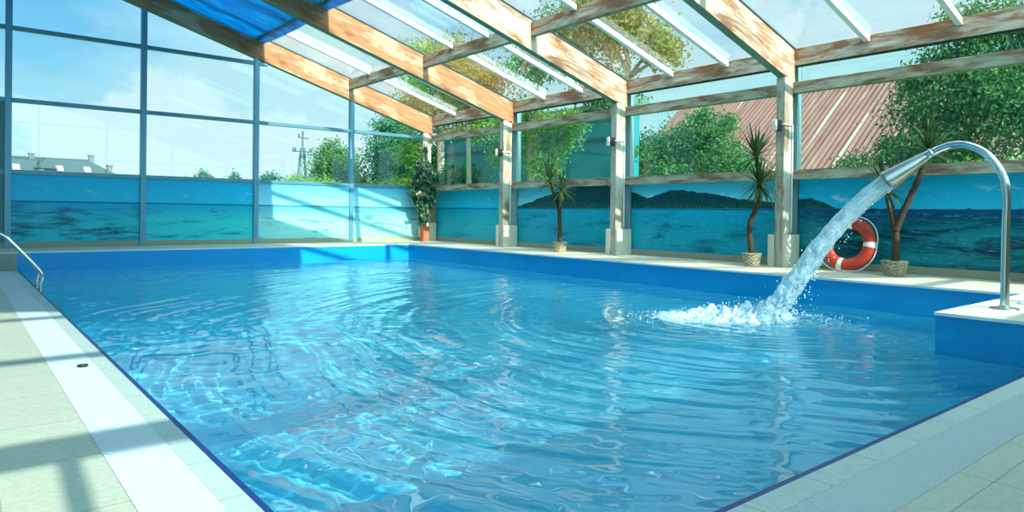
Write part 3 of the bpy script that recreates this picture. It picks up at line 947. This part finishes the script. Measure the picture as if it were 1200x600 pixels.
# flat flared nozzle, hollow
vs = []; fs = []
NS, NK = 12, 28
def noz(q, inner):
    hw = .036 + (.19 - .036) * q ** 1.0
    hh = .038 + (.076 - .038) * q
    if q > .93: hh *= .96
    if inner: hw -= .004; hh -= .004
    c = c0 + nd * (.05 + .36 * q)
    out = []
    for k in range(NK):
        a = 2 * PI * k / NK
        ex = .5 if q > .2 else .8
        ca, sa = math.cos(a), math.sin(a)
        out.append(c + SD * (hw * math.copysign(abs(ca) ** ex, ca)) + upn * (hh * math.copysign(abs(sa) ** ex, sa)))
    return out
for i in range(NS + 1): vs += noz(i / NS, False)
for i in range(NS, -1, -1): vs += noz(i / NS, True)
for i in range(2 * NS + 1):
    for k in range(NK): fs.append((i * NK + k, i * NK + (k + 1) % NK, (i + 1) * NK + (k + 1) % NK, (i + 1) * NK + k))
g = MB(); g.add(vs, fs); noz_o = g.build('nozzle', M['brushed'], e, smooth=True, origin=c0)
sub(collar, noz_o)

# ------------------------------------------------------------------ water jet and splash
t = NT('falling_water')
uvn = t.n('ShaderNodeAttribute', attribute_name='flow').outputs['Vector']
nn = t.noise(t.mapping(uvn, (7, 1.5, 1)), 2.2, 6, .68, .4)
n2 = t.noise(t.pos(), 24, 4, .65)
mixn = t.math('ADD', t.math('MULTIPLY', nn, .65), t.math('MULTIPLY', n2, .35))
tr = t.n('ShaderNodeBsdfTransparent'); tr.inputs[0].default_value = (.88, .97, .985, 1)
df = t.n('ShaderNodeBsdfDiffuse'); df.inputs[0].default_value = s2l((214, 240, 246))
tlw = t.n('ShaderNodeBsdfTranslucent'); tlw.inputs[0].default_value = s2l((214, 240, 246))
mw = t.n('ShaderNodeMixShader'); mw.inputs[0].default_value = .45; t.l(df.outputs[0], mw.inputs[1]); t.l(tlw.outputs[0], mw.inputs[2])
m1 = t.n('ShaderNodeMixShader'); t.l(t.rng(mixn, .36, .60, .2, .95), m1.inputs[0]); t.l(tr.outputs[0], m1.inputs[1]); t.l(mw.outputs[0], m1.inputs[2])
gl = t.n('ShaderNodeBsdfGlossy'); gl.inputs['Roughness'].default_value = .05
bp = t.bump(mixn, .8, .02); t.l(bp, gl.inputs['Normal'])
m2 = t.n('ShaderNodeMixShader'); t.l(t.math('MULTIPLY', schlick(t, .03, bp), .8), m2.inputs[0]); t.l(m1.outputs[0], m2.inputs[1]); t.l(gl.outputs[0], m2.inputs[2])
M['jet'] = t.end(m2.outputs[0])
t = NT('white_foam')
df = t.n('ShaderNodeBsdfDiffuse'); df.inputs[0].default_value = s2l((232, 246, 250))
tlw = t.n('ShaderNodeBsdfTranslucent'); tlw.inputs[0].default_value = s2l((225, 244, 250))
mw = t.n('ShaderNodeMixShader'); mw.inputs[0].default_value = .4; t.l(df.outputs[0], mw.inputs[1]); t.l(tlw.outputs[0], mw.inputs[2])
tr = t.n('ShaderNodeBsdfTransparent'); tr.inputs[0].default_value = (.9, .97, .98, 1)
m1 = t.n('ShaderNodeMixShader'); t.l(t.rng(t.noise(t.pos(), 22, 5, .7), .34, .6), m1.inputs[0]); t.l(tr.outputs[0], m1.inputs[1]); t.l(mw.outputs[0], m1.inputs[2])
M['foam'] = t.end(m1.outputs[0])

mouth = c0 + nd * .40
e = empty('water_jet', (SPL.x, SPL.y, -.01), 'white water jet pouring from the steel spout into the pool', 'water')
js = [(.86, 1.338), (1.02, 1.205), (1.20, 1.02), (1.34, .85), (1.47, .67), (1.59, .48), (1.70, .31), (1.83, .15), (1.95, .01)]
jp = smooth_path([pp(a, b) for a, b in js], 10)
def sheet(prof, seed, amp, name):
    """stream with a flat section that follows the nozzle mouth; prof = (q, half width, half thickness)"""
    vs = []; fs = []; fl = []
    K = 44; n = len(jp)
    for i, p in enumerate(jp):
        q = i / (n - 1)
        tn = (jp[min(i + 1, n - 1)] - jp[max(i - 1, 0)]).normalized()
        u = SD.cross(tn).normalized()
        for (a0, b0), (a1, b1) in zip(prof, prof[1:]):
            if a0 <= q <= a1:
                w_ = (q - a0) / (a1 - a0); hw = b0[0] + (b1[0] - b0[0]) * w_; ht = b0[1] + (b1[1] - b0[1]) * w_
        for k in range(K):
            a = 2 * PI * k / K
            ca, sa = math.cos(a), math.sin(a)
            c = SD * (hw * math.copysign(abs(ca) ** .7, ca)) + u * (ht * math.copysign(abs(sa) ** .7, sa))
            base = p + c
            nz_ = noise.noise((base.x * 14 + seed, base.y * 9, base.z * 6)) + .7 * noise.noise((base.x * 30 + seed, base.y * 24, base.z * 18)) + .4 * noise.noise((base.x * 60, base.y * 50 + seed, base.z * 40))
            vs.append(base + c.normalized() * nz_ * amp * (.12 + 1.5 * q * q + .5 * q))
            fl.append((math.sin(a) * .8 + (k / K) * .5, q * 3, math.cos(a)))
    for i in range(n - 1):
        for k in range(K): fs.append((i * K + k, i * K + (k + 1) % K, (i + 1) * K + (k + 1) % K, (i + 1) * K + k))
    g = MB(); g.add(vs, fs)
    o = g.build(name, M['jet'], e, smooth=True, origin=(SPL.x, SPL.y, 0))
    at = o.data.attributes.new('flow', 'FLOAT_VECTOR', 'POINT')
    at.data.foreach_set('vector', [c for v in fl for c in v])
    return o
sheet([(0, (.175, .066)), (.3, (.16, .064)), (.7, (.15, .075)), (1.0, (.17, .10))], 3., .030, 'stream')
def drops(name, pts, parent):
    g = MB()
    ico = [(0, 0, 1), (.894, 0, .447), (.276, .851, .447), (-.724, .526, .447), (-.724, -.526, .447), (.276, -.851, .447), (.724, .526, -.447), (-.276, .851, -.447), (-.894, 0, -.447), (-.276, -.851, -.447), (.724, -.526, -.447), (0, 0, -1)]
    icf = [(0, 1, 2), (0, 2, 3), (0, 3, 4), (0, 4, 5), (0, 5, 1), (1, 6, 2), (2, 7, 3), (3, 8, 4), (4, 9, 5), (5, 10, 1), (2, 6, 7), (3, 7, 8), (4, 8, 9), (5, 9, 10), (1, 10, 6), (11, 7, 6), (11, 8, 7), (11, 9, 8), (11, 10, 9), (11, 6, 10)]
    for p, s_ in pts: g.add([Vector(p) + Vector(v) * s_ * (1 if abs(v[2]) < .5 else 1.3) for v in ico], icf)
    o = g.build(name, M['foam2'], parent, smooth=True, origin=(SPL.x, SPL.y, 0))
    o['kind'] = 'stuff'
    return o
M['foam2'] = simple('droplet_white', (226, 242, 246), .25, 0, .02, 4)
pts = []
r = random.Random(21)
for k in range(620):
    q = r.random() ** .7
    p = jp[int(q * (len(jp) - 1))]
    off = SD * r.gauss(0, .07 + .10 * q) + Vector((0, 0, -abs(r.gauss(0, .05 + .13 * q)) + .02)) - DH * r.gauss(0, .03 + .05 * q)
    pts.append((p + off, r.uniform(.002, .0065)))
drops('droplets', [x for x in pts if x[0].z > 0], e)
# splash: mound of foam at the foot of the jet and streaks drifting away
e2 = empty('foam_splash', (SPL.x, SPL.y, 0), 'white foaming splash where the jet hits the pool water', 'splash')
vs = []; fs = []
NX, NY = 90, 64
ux = Vector((.62, -.78, 0)).normalized()      # the splash spreads along the jet's fall and aside
view_s = Vector((.776, -.631, 0))
fw = Vector((.631, .776, 0))
for j in range(NY + 1):
    for i in range(NX + 1):
        u = -1.45 + 2.3 * i / NX; v = -.55 + 1.1 * j / NY
        p = SPL + view_s * u + fw * v
        rr = math.hypot((u + .12) / (1.0 if u < -.12 else .55), v / .34)
        h = max(0, 1 - rr) ** .8
        nz_ = noise.noise((p.x * 7, p.y * 7, 1.2)) + .7 * noise.noise((p.x * 17, p.y * 17, 2.2)) + .4 * noise.noise((p.x * 40, p.y * 40, 3.2))
        z = .105 * h + .07 * h * nz_ * 1.6 + .022 * (nz_) * max(0, 1.35 - rr)
        z -= .018 + .03 * max(0, rr - 1)
        vs.append((p.x, p.y, z))
for j in range(NY):
    for i in range(NX):
        a = j * (NX + 1) + i
        fs.append((a, a + 1, a + NX + 2, a + NX + 1))
g = MB(); g.add(vs, fs); g.build('foam', M['foam'], e2, smooth=True, origin=SPL)
pts = []
for k in range(1100):
    u = r.gauss(-.22, .42); v = r.gauss(0, .16)
    z = abs(r.gauss(0, .07)) * max(.1, 1 - abs(u + .1) / .9) + .005
    pts.append((SPL + view_s * u + fw * v + Vector((0, 0, z)), r.uniform(.002, .0075)))
drops('spray', pts, e2)

# ------------------------------------------------------------------ handrail (two bent tubes) at the far end of the long edge
e = empty('pool_handrail', (-8.95, -4.1, 0), 'chrome double handrail of the pool ladder at the long edge', 'handrail')
for y in (-3.86, -4.34):
    g = MB()
    g.tube(smooth_path([(-8.862, y, -.3), (-8.862, y, -.05), (-8.865, y, .06), (-8.845, y, .14), (-8.87, y, .22), (-8.99, y, .38), (-9.16, y, .59), (-9.24, y, .675), (-9.34, y, .71), (-9.5, y, .71), (-9.62, y, .66), (-9.67, y, .55), (-9.67, y, .2), (-9.67, y, 0)], 7), .021, 16)
    g.build('rail', M['chrome'], e, smooth=True, origin=(-8.95, y, 0))
# round steel cover at the right end of the platform
FC = Vector((-2.62, -12.98, H))
g = MB(); g.lathe([(.0, .05), (.05, .052), (.085, .04), (.10, .028), (.125, .022), (.15, .006), (.155, 0)], 40, FC, cap=False)
tag(g.build('jet_cover', simple('white_moulded_plastic', (214, 224, 224), .3), smooth=True, origin=FC), 'round pale cover on the platform beside the spout pole', 'cover')

# ------------------------------------------------------------------ outside
g = MB()
g.box(.42, 160, -90, 220, -.6, -.3); g.box(-160, XL - .25, -90, 220, -.6, -.3)
g.box(XL - .25, .42, .6, 220, -.6, -.3); g.box(XL - .25, .42, -90, YB - .3, -.6, -.3)
t = NT('garden_grass')
nn = t.noise(t.pos(), .6, 6, .7)
ms = t.end(t.principled(t.mix(nn, s2l((70, 110, 50)), s2l((120, 150, 80))), .95))
struct(g.build('ground', ms))

def leaf_mat(name, a, b, c):
    t = NT(name)
    p = t.pos()
    f1 = t.noise(p, 1.6, 2); f2 = t.noise(p, 7, 2)
    col = t.mix(t.rng(f1, .35, .65), s2l(a), s2l(b))
    col = t.mix(t.rng(f2, .5, .75, 0, .7), col, s2l(c))
    df = t.n('ShaderNodeBsdfDiffuse'); t.l(col, df.inputs[0])
    tl = t.n('ShaderNodeBsdfTranslucent'); t.l(col, tl.inputs[0])
    mx = t.n('ShaderNodeMixShader'); mx.inputs[0].default_value = .45
    t.l(df.outputs[0], mx.inputs[1]); t.l(tl.outputs[0], mx.inputs[2])
    return t.end(mx.outputs[0])
LM = [leaf_mat('leaves_mid', (66, 116, 72), (98, 146, 84), (158, 182, 100)),
      leaf_mat('leaves_deep', (44, 108, 80), (72, 134, 96), (118, 166, 110)),
      leaf_mat('leaves_bright', (98, 150, 74), (134, 176, 84), (184, 204, 116)),
      leaf_mat('leaves_dry', (134, 140, 66), (160, 150, 78), (134, 104, 62))]
M['trunk'] = simple('tree_bark', (168, 150, 122), .9, 0, .3, 8, .2, .6)

def tree(x, y, blobs, n, leaf, mat, label, trunk=None, name='tree', cat='tree', seed=0):
    """crown = clusters of small folded leaves on a trunk that branches into every cluster"""
    r = random.Random(seed * 31 + 5)
    e = empty(name, (x, y, -.3), label, cat, 'trees and shrubs outside the glass')
    g = MB()
    tot = sum(b[3] ** 2 for b in blobs); n = int(n * 2.4); leaf *= .86
    for (bx, by, bz, br) in blobs:
        m = max(20, int(n * br ** 2 / tot))
        tw = [Vector((r.gauss(0, 1), r.gauss(0, 1), r.gauss(0, .9))).normalized() * br * r.uniform(.3, 1.0) for _ in range(max(10, m // 26))]
        for k in range(m):
            c = tw[k % len(tw)]
            s_ = .22 * br + .06
            p = Vector((bx, by, bz)) + c + Vector((r.gauss(0, s_), r.gauss(0, s_), r.gauss(0, s_ * .7)))
            nrm = (c.normalized() * .5 + Vector((r.uniform(-1, 1), r.uniform(-1, 1), r.uniform(-.3, 1)))).normalized()
            a = nrm.orthogonal().normalized(); b = nrm.cross(a)
            th = r.uniform(0, 2 * PI); a, b = a * math.cos(th) + b * math.sin(th), b * math.cos(th) - a * math.sin(th)
            L = leaf * r.uniform(.6, 1.3)
            g.add([p - a * L * .5, p + b * L * .3 + nrm * L * .08, p + a * L * .55, p - b * L * .3 + nrm * L * .08], [(0, 1, 2), (0, 2, 3)])
    g.build('foliage', mat, e, origin=(x, y, -.3))
    tr_, hh = trunk or (.1, min(b[2] for b in blobs))
    g = MB()
    top = Vector((x, y, hh))
    g.tube(smooth_path([(x, y, -.35), (x + .03, y, hh * .4), (x - .02, y + .03, hh)], 4), [tr_ * (1.15 - .35 * q / 8) for q in range(9)], 10)
    for (bx, by, bz, br) in blobs:
        mid = (top + Vector((bx, by, bz))) / 2 + Vector((0, 0, -.1 * br))
        g.tube(smooth_path([top - Vector((0, 0, .15)), mid, (bx, by, bz)], 4), [tr_ * .6, tr_ * .55, tr_ * .5, tr_ * .45, tr_ * .4, tr_ * .32, tr_ * .25, tr_ * .18, tr_ * .1], 7)
    g.build('trunk', M['trunk'], e, smooth=True, origin=(x, y, -.3))

# beyond the gable
tree(3.4, 14, [(3.1, 14, 3.0, .75), (3.9, 14.2, 3.1, .8), (2.7, 13.6, 2.1, .6), (3.5, 14.3, 3.7, .5), (4.3, 13.8, 2.2, .7)], 5200, .13, LM[0], 'round dense tree seen through the gable, right of the pylon', (.12, 1.6), seed=1)
tree(6.6, 13.5, [(5.6, 13.5, 3.6, .9), (6.8, 13.8, 4.3, 1.2), (7.7, 13.2, 3.4, 1.0), (5.3, 13.0, 2.6, .8), (6.5, 13.1, 2.5, .9), (6.0, 13.9, 4.9, .7), (7.6, 13.4, 2.3, .8)], 7500, .15, LM[1], 'tall dark tree seen through the gable beside the corner post', (.18, 2.0), seed=2)
tree(1.2, 12, [(.75, 12, 2.0, .4), (1.5, 12.2, 1.95, .42), (2.1, 11.8, 1.9, .4)], 2600, .10, LM[2], 'low pale bush at the foot of the pylon', (.06, 1.3), 'shrub', 'shrub', seed=3)
tree(5.2, 10, [(4.4, 10, 2.0, .55), (5.3, 10.1, 2.1, .6), (6.0, 9.8, 2.0, .5), (3.6, 10.2, 1.9, .4)], 3200, .11, LM[2], 'bright green bush below the tall dark tree', (.07, 1.3), 'shrub', 'shrub', seed=4)
for k, (x, y, s_) in enumerate([(10.5, 62, 1.5), (13.5, 60, 1.2), (17.3, 61, 1.7), (22, 62, 1.4)]):
    tree(x, y, [(x, y, 3.4, s_), (x + 1.1, y, 3.0, s_ * .8), (x + .2, y, 3.7 + s_ * .5, s_ * .55)], 900, .35, LM[1],
         'small distant tree on the skyline, %s counted from the grey-roofed house' % ['first', 'second', 'third', 'fourth'][k], (.2, 1.5), seed=10 + k)
# beyond the right-hand wall
tree(5.0, 7.85, [(5.2, 7.2, 5.6, 1.3), (4.6, 8.5, 5.2, 1.1), (5.6, 6.2, 4.4, .8), (3.6, 6.6, 6.3, 1.0), (4.4, 9.0, 3.4, .7), (5.4, 8.6, 2.4, .5)], 6500, .14, LM[2], 'tree with a thick pale trunk just right of the corner post', (.17, 4.2), seed=20)
tree(4.4, 5.7, [(4.4, 5.9, 2.35, .55), (4.6, 5.2, 2.2, .5), (4.2, 6.6, 2.1, .42)], 2200, .11, LM[1], 'dark bush in the pane between corner post and next post', (.05, 1.5), 'shrub', 'shrub', seed=21)
tree(4.6, 2.05, [(4.6, 2.3, 4.0, .8), (4.8, 1.3, 3.4, .7), (4.4, 3.0, 3.0, .6), (4.2, .9, 2.5, .5), (3.4, .2, 5.6, .9), (4.7, .4, 3.7, .45)], 5200, .13, LM[2], 'light green tree with pale trunk behind the forked yucca', (.14, 3.3), seed=22)
tree(4.4, -2.0, [(4.2, -1.6, 4.4, .75), (3.6, -.6, 6.0, .9), (3.2, -2.3, 6.2, 1.0), (4.4, -2.2, 2.6, .3)], 4600, .13, LM[0], 'tree with bare pale trunk right of the third post', (.10, 4.0), seed=23)
tree(2.6, -3.8, [(2.7, -3.6, 5.5, .75), (2.6, -4.6, 4.9, .5), (2.9, -2.6, 6.0, .8), (2.4, -5.1, 4.5, .3)], 3200, .11, LM[3], 'yellowing tree whose branches hang over the glass roof', (.09, 4.4), seed=24)
tree(3.0, 3.2, [(3.0, 3.0, 5.3, .8), (2.8, 1.9, 4.9, .6), (3.2, 4.4, 6.1, .9), (2.9, 3.6, 4.3, .5)], 3400, .12, LM[3], 'yellow-green tree leaning over the roof edge near the corner', (.09, 4.0), seed=25)
tree(13, 4.5, [(13, 4.6, 3.6, 1.0), (13.2, 3.6, 3.6, 1.0), (12.6, 5.7, 3.2, .9), (13, 2.6, 3.2, 1.0), (12, 4.2, 2.2, .9), (13, 1.6, 2.6, .9)], 5200, .17, LM[1], 'bluish green tree left of the red roof, farther off', (.15, 2.2), seed=26)
tree(10.8, .3, [(10.8, .7, 3.7, .8), (10.9, -.3, 3.9, .7), (10.4, 1.6, 3.0, .8), (10.8, -1.0, 3.0, .75), (10.0, .6, 2.2, .8), (11.0, .2, 4.5, .45), (10.6, -1.7, 2.4, .7), (11, -.9, 4.2, .35)], 7000, .13, LM[0], 'bushy tree in front of the red roof, left end', (.12, 2.0), seed=27)
tree(6.8, -9.2, [(6.8, -8.7, 3.2, .75), (6.8, -9.7, 3.7, .9), (6.6, -10.4, 3.3, .9), (6.5, -8.3, 2.2, .55), (6.6, -9.3, 2.3, .8), (6.9, -9.0, 4.3, .6), (6.8, -9.9, 4.9, .7), (6.8, -7.9, 2.6, .3), (6.9, -8.3, 4.0, .35), (6.9, -9.2, 5.2, .4)], 8500, .11, LM[0], 'large leafy tree overlapping the red roof, behind the spout', (.16, 2.0), seed=28)
tree(7.2, -11.6, [(7.2, -11.0, 3.4, 1.1), (7.0, -12.2, 3.6, 1.2), (6.8, -11.4, 2.4, .9), (7.6, -11.2, 4.6, .9), (7.0, -12.6, 4.6, .9), (7.4, -10.6, 5.0, .8), (7.0, -11.6, 5.6, .7), (7.2, -12.9, 5.6, .7)], 8000, .11, LM[0], 'large yellow-green tree above the spout pole', (.16, 2.0), seed=29)
tree(5.0, -10.4, [(5.0, -9.9, 1.75, .32), (5.1, -10.6, 1.75, .34), (5.0, -11.3, 1.8, .34), (4.9, -9.2, 1.7, .28), (5.0, -8.7, 1.65, .26)], 3000, .09, LM[2], 'sunlit pale hedge plants just above the sill behind the spout', (.04, 1.2), 'shrub', 'shrub', seed=30)
tree(6.0, -7.5, [(6.0, -7.6, 2.0, .42), (5.9, -7.0, 1.75, .3)], 1500, .09, LM[0], 'small bush at the foot of the red roof near the leaning post', (.04, 1.2), 'shrub', 'shrub', seed=31)

# house with grey roof and dormer windows, far off
HX0, HX1, HY = -12.5, 3.2, 60
e = empty('house', ((HX0 + HX1) / 2, HY, -.3), 'distant house with long grey hipped roof and skylights', 'house')
g = MB(); g.box(HX0, HX1, HY, HY + 8, -.3, 3.7); g.build('wall', simple('house_render', (196, 190, 176), .9), e)
g = MB()
g.add([(HX0 - .4, HY - .5, 3.6), (HX1 + .4, HY - .5, 3.6), (HX1 + .4, HY + 8.5, 3.6), (HX0 - .4, HY + 8.5, 3.6), (HX0 + 3, HY + 4, 5.75), (HX1 - 2.6, HY + 4, 5.75)],
      [(0, 1, 5, 4), (1, 2, 5), (2, 3, 4, 5), (3, 0, 4), (3, 2, 1, 0)])
g.build('roof', simple('grey_roof_tiles', (52, 70, 68), .8, 0, .15, 3), e)
g = MB(); g.add([(-3.9, HY + .8, 4.6), (-2.1, HY + .8, 4.6), (-3.0, HY + .8, 5.5), (-3.9, HY + 4, 4.9), (-2.1, HY + 4, 4.9), (-3.0, HY + 4, 5.8)], [(0, 1, 2), (3, 5, 4), (0, 2, 5, 3), (1, 4, 5, 2), (0, 3, 4, 1)])
g.build('dormer', simple('dormer_tiles', (50, 68, 66), .8), e)
M['skylight'] = simple('skylight_glass', (206, 226, 234), .2)
for x in (-5.2, -3.4, -1.9, .3):
    g = MB()
    z_ = 4.42 if x in (-3.4, -1.9) else 4.4
    y_ = HY - .5 + (z_ - 3.6) / 2.15 * 4.5 - .08
    g.hexa([(x - .26, y_ - .1, z_), (x + .26, y_ - .1, z_), (x + .26, y_ + .1, z_), (x - .26, y_ + .1, z_), (x - .26, y_ + 1.0, z_ + .52), (x + .26, y_ + 1.0, z_ + .52), (x + .26, y_ + 1.2, z_ + .52), (x - .26, y_ + 1.2, z_ + .52)])
    g.build('skylight', M['skylight'], e)
M['chimney'] = simple('chimney_brick', (110, 100, 96), .9)
for x, z1_ in ((-3.9, 6.0), (.9, 6.1), (2.5, 5.2)):
    g = MB(); g.box(x - .2, x + .2, HY + 3.6, HY + 4.2, 3.7, z1_); ch = g.build('chimney', M['chimney'], e)
    g = MB(); g.box(x - .27, x + .27, HY + 3.5, HY + 4.3, z1_, z1_ + .12); sub(g.build('chimney_cap', M['chimney'], e), ch)
# power pylon
e = empty('power_pylon', (14.6, 45, -.3), 'steel lattice power pylon on the skyline beyond the gable', 'pylon')
M['pylon'] = simple('galvanised_steel', (70, 92, 96), .6, .3)
g = MB()
for sx in (-1, 1):
    for sy in (-1, 1):
        g.tube([(14.6 + sx * .75, 45 + sy * .5, -.3), (14.6 + sx * .12, 45 + sy * .1, 6.6)], .06, 6)
for k in range(9):
    q0, q1 = k / 9, (k + 1) / 9
    w0, w1 = .75 - .63 * q0, .75 - .63 * q1
    z0_, z1_ = -.3 + 6.9 * q0, -.3 + 6.9 * q1
    g.tube([(14.6 - w0, 44.6, z0_), (14.6 + w1, 44.7, z1_)], .035, 5); g.tube([(14.6 + w0, 44.6, z0_), (14.6 - w1, 44.7, z1_)], .035, 5)
g.tube([(14.6, 45, 6.5), (14.6, 45, 7.8)], .07, 6)
g.build('tower', M['pylon'], e)
g = MB(); g.tube([(13.7, 45, 6.3), (15.5, 45, 6.3)], .06, 6); g.build('crossarm', M['pylon'], e)
g = MB(); g.tube([(14.2, 45, 7.55), (15.15, 45, 7.5)], .05, 6); g.build('crossarm', M['pylon'], e)
for x, z in ((13.75, 6.32), (13.95, 6.32), (15.3, 6.32), (15.45, 6.32), (14.25, 7.55), (14.6, 7.8)):
    g = MB(); g.lathe([(.05, 0), (.09, .06), (.05, .12), (.09, .18), (.05, .24), (.05, .34)], 8, (x, 45, z)); g.build('insulator', M['pylon'], e)

# red-roofed barn
BK = 1.3
def far(x, y, z): return (-9.736 + (x + 9.736) * BK, -14.684 + (y + 14.684) * BK, 1.015 + (z - 1.015) * BK)
e = empty('barn', (20, 0, -.3), 'barn with a red corrugated roof behind the trees', 'barn')
g = MB(); a = far(11.2, -9.6, 2.55); b = far(19, 3.6, 2.55); g.box(a[0], b[0], a[1], b[1], -.3, a[2]); g.build('wall', simple('barn_boards', (150, 140, 124), .9), e)
vs = []; fs = []
n = 300
for i in range(n + 1):
    y = 4.0 - 14.2 * i / n
    dz = .03 * math.sin(i * PI / 2)
    vs += [far(10.6, y, 2.35 + dz), far(15.0, y, 5.85 + dz), far(15.0, y, 5.75 + dz), far(10.6, y, 2.25 + dz)]
for i in range(n):
    for k in range(4): fs.append((i * 4 + k, i * 4 + (k + 1) % 4, (i + 1) * 4 + (k + 1) % 4, (i + 1) * 4 + k))
t = NT('red_corrugated_roof')
nn = t.noise(t.mapping(t.pos(), (.3, 2.3, .3)), 1.3, 4, .6)
col = t.mix(t.rng(nn, .3, .7), s2l((128, 76, 66)), s2l((158, 104, 90)))
br_ = t.rng(t.noise(t.mapping(t.pos(), (.04, 1.1, .04)), 3.0, 1), .64, .66)
col = t.mix(br_, col, s2l((176, 146, 130)))
M['redroof'] = t.end(t.principled(col, .7))
g = MB(); g.add(vs, fs); g.build('roof', M['redroof'], e)
g = MB(); g.add([far(15.0, 4, 5.85), far(19.4, 4, 2.35), far(19.4, -10.2, 2.35), far(15.0, -10.2, 5.85)], [(0, 1, 2, 3)]); g.build('roof', M['redroof'], e)
# teal shed behind the first panes
e = empty('shed', (8, 6.0, -.3), 'dark teal shed behind the trees, seen through the first two panes', 'shed')
g = MB(); g.box(7.5, 8.6, 1.0, 11.6, -.3, 4.6); g.build('wall', simple('teal_boards', (12, 122, 132), .6, 0, .1, 2), e)
g = MB(); g.hexa([(7.2, .8, 4.6), (8.9, .8, 4.6), (8.9, 11.9, 4.6), (7.2, 11.9, 4.6), (7.2, .8, 4.75), (8.9, .8, 5.1), (8.9, 11.9, 5.1), (7.2, 11.9, 4.75)]); g.build('roof', simple('shed_roof', (90, 110, 100), .8), e)
g = MB(); g.box(7.42, 7.5, 1.05, 11.5, 3.55, 3.65); g.build('batten', simple('shed_batten', (20, 70, 90), .7), e)

# ------------------------------------------------------------------ sky, sun, camera
w = bpy.data.worlds.new('sky'); sc.world = w; w.use_nodes = True
T = w.node_tree; T.nodes.clear()
class WT(NT):
    def __init__(s): s.t = T; s.out = s.n('ShaderNodeOutputWorld')
t = WT()
gen = t.n('ShaderNodeTexCoord').outputs['Generated']
X, Y, Z = t.sep(gen)
base = t.ramp(Z, [(0.0, s2l((172, 216, 228))), (.10, s2l((152, 208, 230))), (.26, s2l((112, 184, 224))), (.8, s2l((84, 156, 214)))])
# broken cloud, denser overhead, and one cumulus bank low in the north
cl1 = t.noise(t.mapping(gen, (1.0, 1.0, 2.4), (3.1, .4, 0)), 2.1, 7, .62, .3)
cov = t.rng(Z, .28, .62, .0, .34)
side = t.rng(X, .05, .55, 0, .2)
f1 = t.rng(t.math('ADD', t.math('ADD', cl1, cov), side), .47, .70)
den = t.math('MAXIMUM', Z, .03)
px = t.math('DIVIDE', X, t.math('MAXIMUM', Y, .05))
pz = t.math('DIVIDE', Z, t.math('MAXIMUM', Y, .05))
cmb = t.n('ShaderNodeCombineXYZ'); t.l(px, cmb.inputs[0]); t.l(pz, cmb.inputs[1])
cl2 = t.noise(cmb.outputs[0], 9, 7, .6, .2)
topc = t.math('ADD', .17, t.math('MULTIPLY', t.math('SINE', t.math('MULTIPLY', px, 11.)), .018))
bank = t.rng(t.math('SUBTRACT', pz, topc), -.07, .06, .26, -.3)
inx = t.rng(t.math('ABSOLUTE', t.math('SUBTRACT', px, .33)), .14, .40, 0, .35)
f2 = t.rng(t.math('SUBTRACT', t.math('ADD', cl2, bank), inx), .50, .60)
f2 = t.math('MULTIPLY', f2, t.rng(Y, .1, .3))
colc = t.mix(t.noise(gen, 6, 5), s2l((188, 220, 226)), s2l((220, 236, 238)))
c = t.mix(t.math('MULTIPLY', f1, .85), base, colc)
c = t.mix(t.math('MULTIPLY', f2, .85), c, s2l((222, 234, 234)))
bg = t.n('ShaderNodeBackground'); t.l(c, bg.inputs[0]); bg.inputs[1].default_value = 1.0
dt = t.n('ShaderNodeVectorMath', operation='DOT_PRODUCT'); t.l(gen, dt.inputs[0]); dt.inputs[1].default_value = Vector((-.045, -1, .606)).normalized()
glow = t.math('POWER', t.math('MAXIMUM', dt.outputs['Value'], 0), 3.)
t.l(t.math('ADD', 1.0, t.math('MULTIPLY', glow, 6.0)), bg.inputs[1])
t.l(bg.outputs[0], t.out.inputs[0])

sun = bpy.data.lights.new('sun', 'SUN'); sun.energy = 6.5; sun.angle = math.radians(.6); sun.cycles.is_caustics_light = True; sun.color = (1, .93, .82)
so = bpy.data.objects.new('sun', sun); COL.objects.link(so)
so.rotation_euler = Vector((.045, 1, -.606)).to_track_quat('-Z', 'Y').to_euler()
so.location = (0, -20, 15)

cam = bpy.data.cameras.new('camera'); co = bpy.data.objects.new('camera', cam); COL.objects.link(co)
f = 809.1466
cam.sensor_width = 36; cam.lens = 36 * f / 1200
cam.shift_y = -(300 - 255.4) / 1200
cam.clip_start = .05; cam.clip_end = 600
yaw, pitch, roll = .682614, -.0064695, .0126883
S, Cc = math.sin(yaw), math.cos(yaw)
R0 = Vector((Cc, -S, 0)); Fh = Vector((S, Cc, 0)); U0 = Vector((0, 0, 1))
F0 = Fh * math.cos(pitch) + U0 * math.sin(pitch); U1 = U0 * math.cos(pitch) - Fh * math.sin(pitch)
cr, sr = math.cos(roll), math.sin(roll)
Rr = R0 * cr + U1 * sr; Uu = U1 * cr - R0 * sr
m3 = Matrix((Rr, Uu, -F0)).transposed()
co.matrix_world = Matrix.Translation((-9.73585, -14.68387, 1.015)) @ m3.to_4x4()
sc.camera = co

sc.view_settings.view_transform = 'Standard'; sc.view_settings.look = 'None'
sc.view_settings.exposure = .33; sc.view_settings.gamma = 1; sc.view_settings.use_curve_mapping = False
cy = sc.cycles
cy.max_bounces = 10; cy.diffuse_bounces = 4; cy.glossy_bounces = 4; cy.transmission_bounces = 6; cy.transparent_max_bounces = 24
cy.use_denoising = True
cy.sample_clamp_indirect = 6
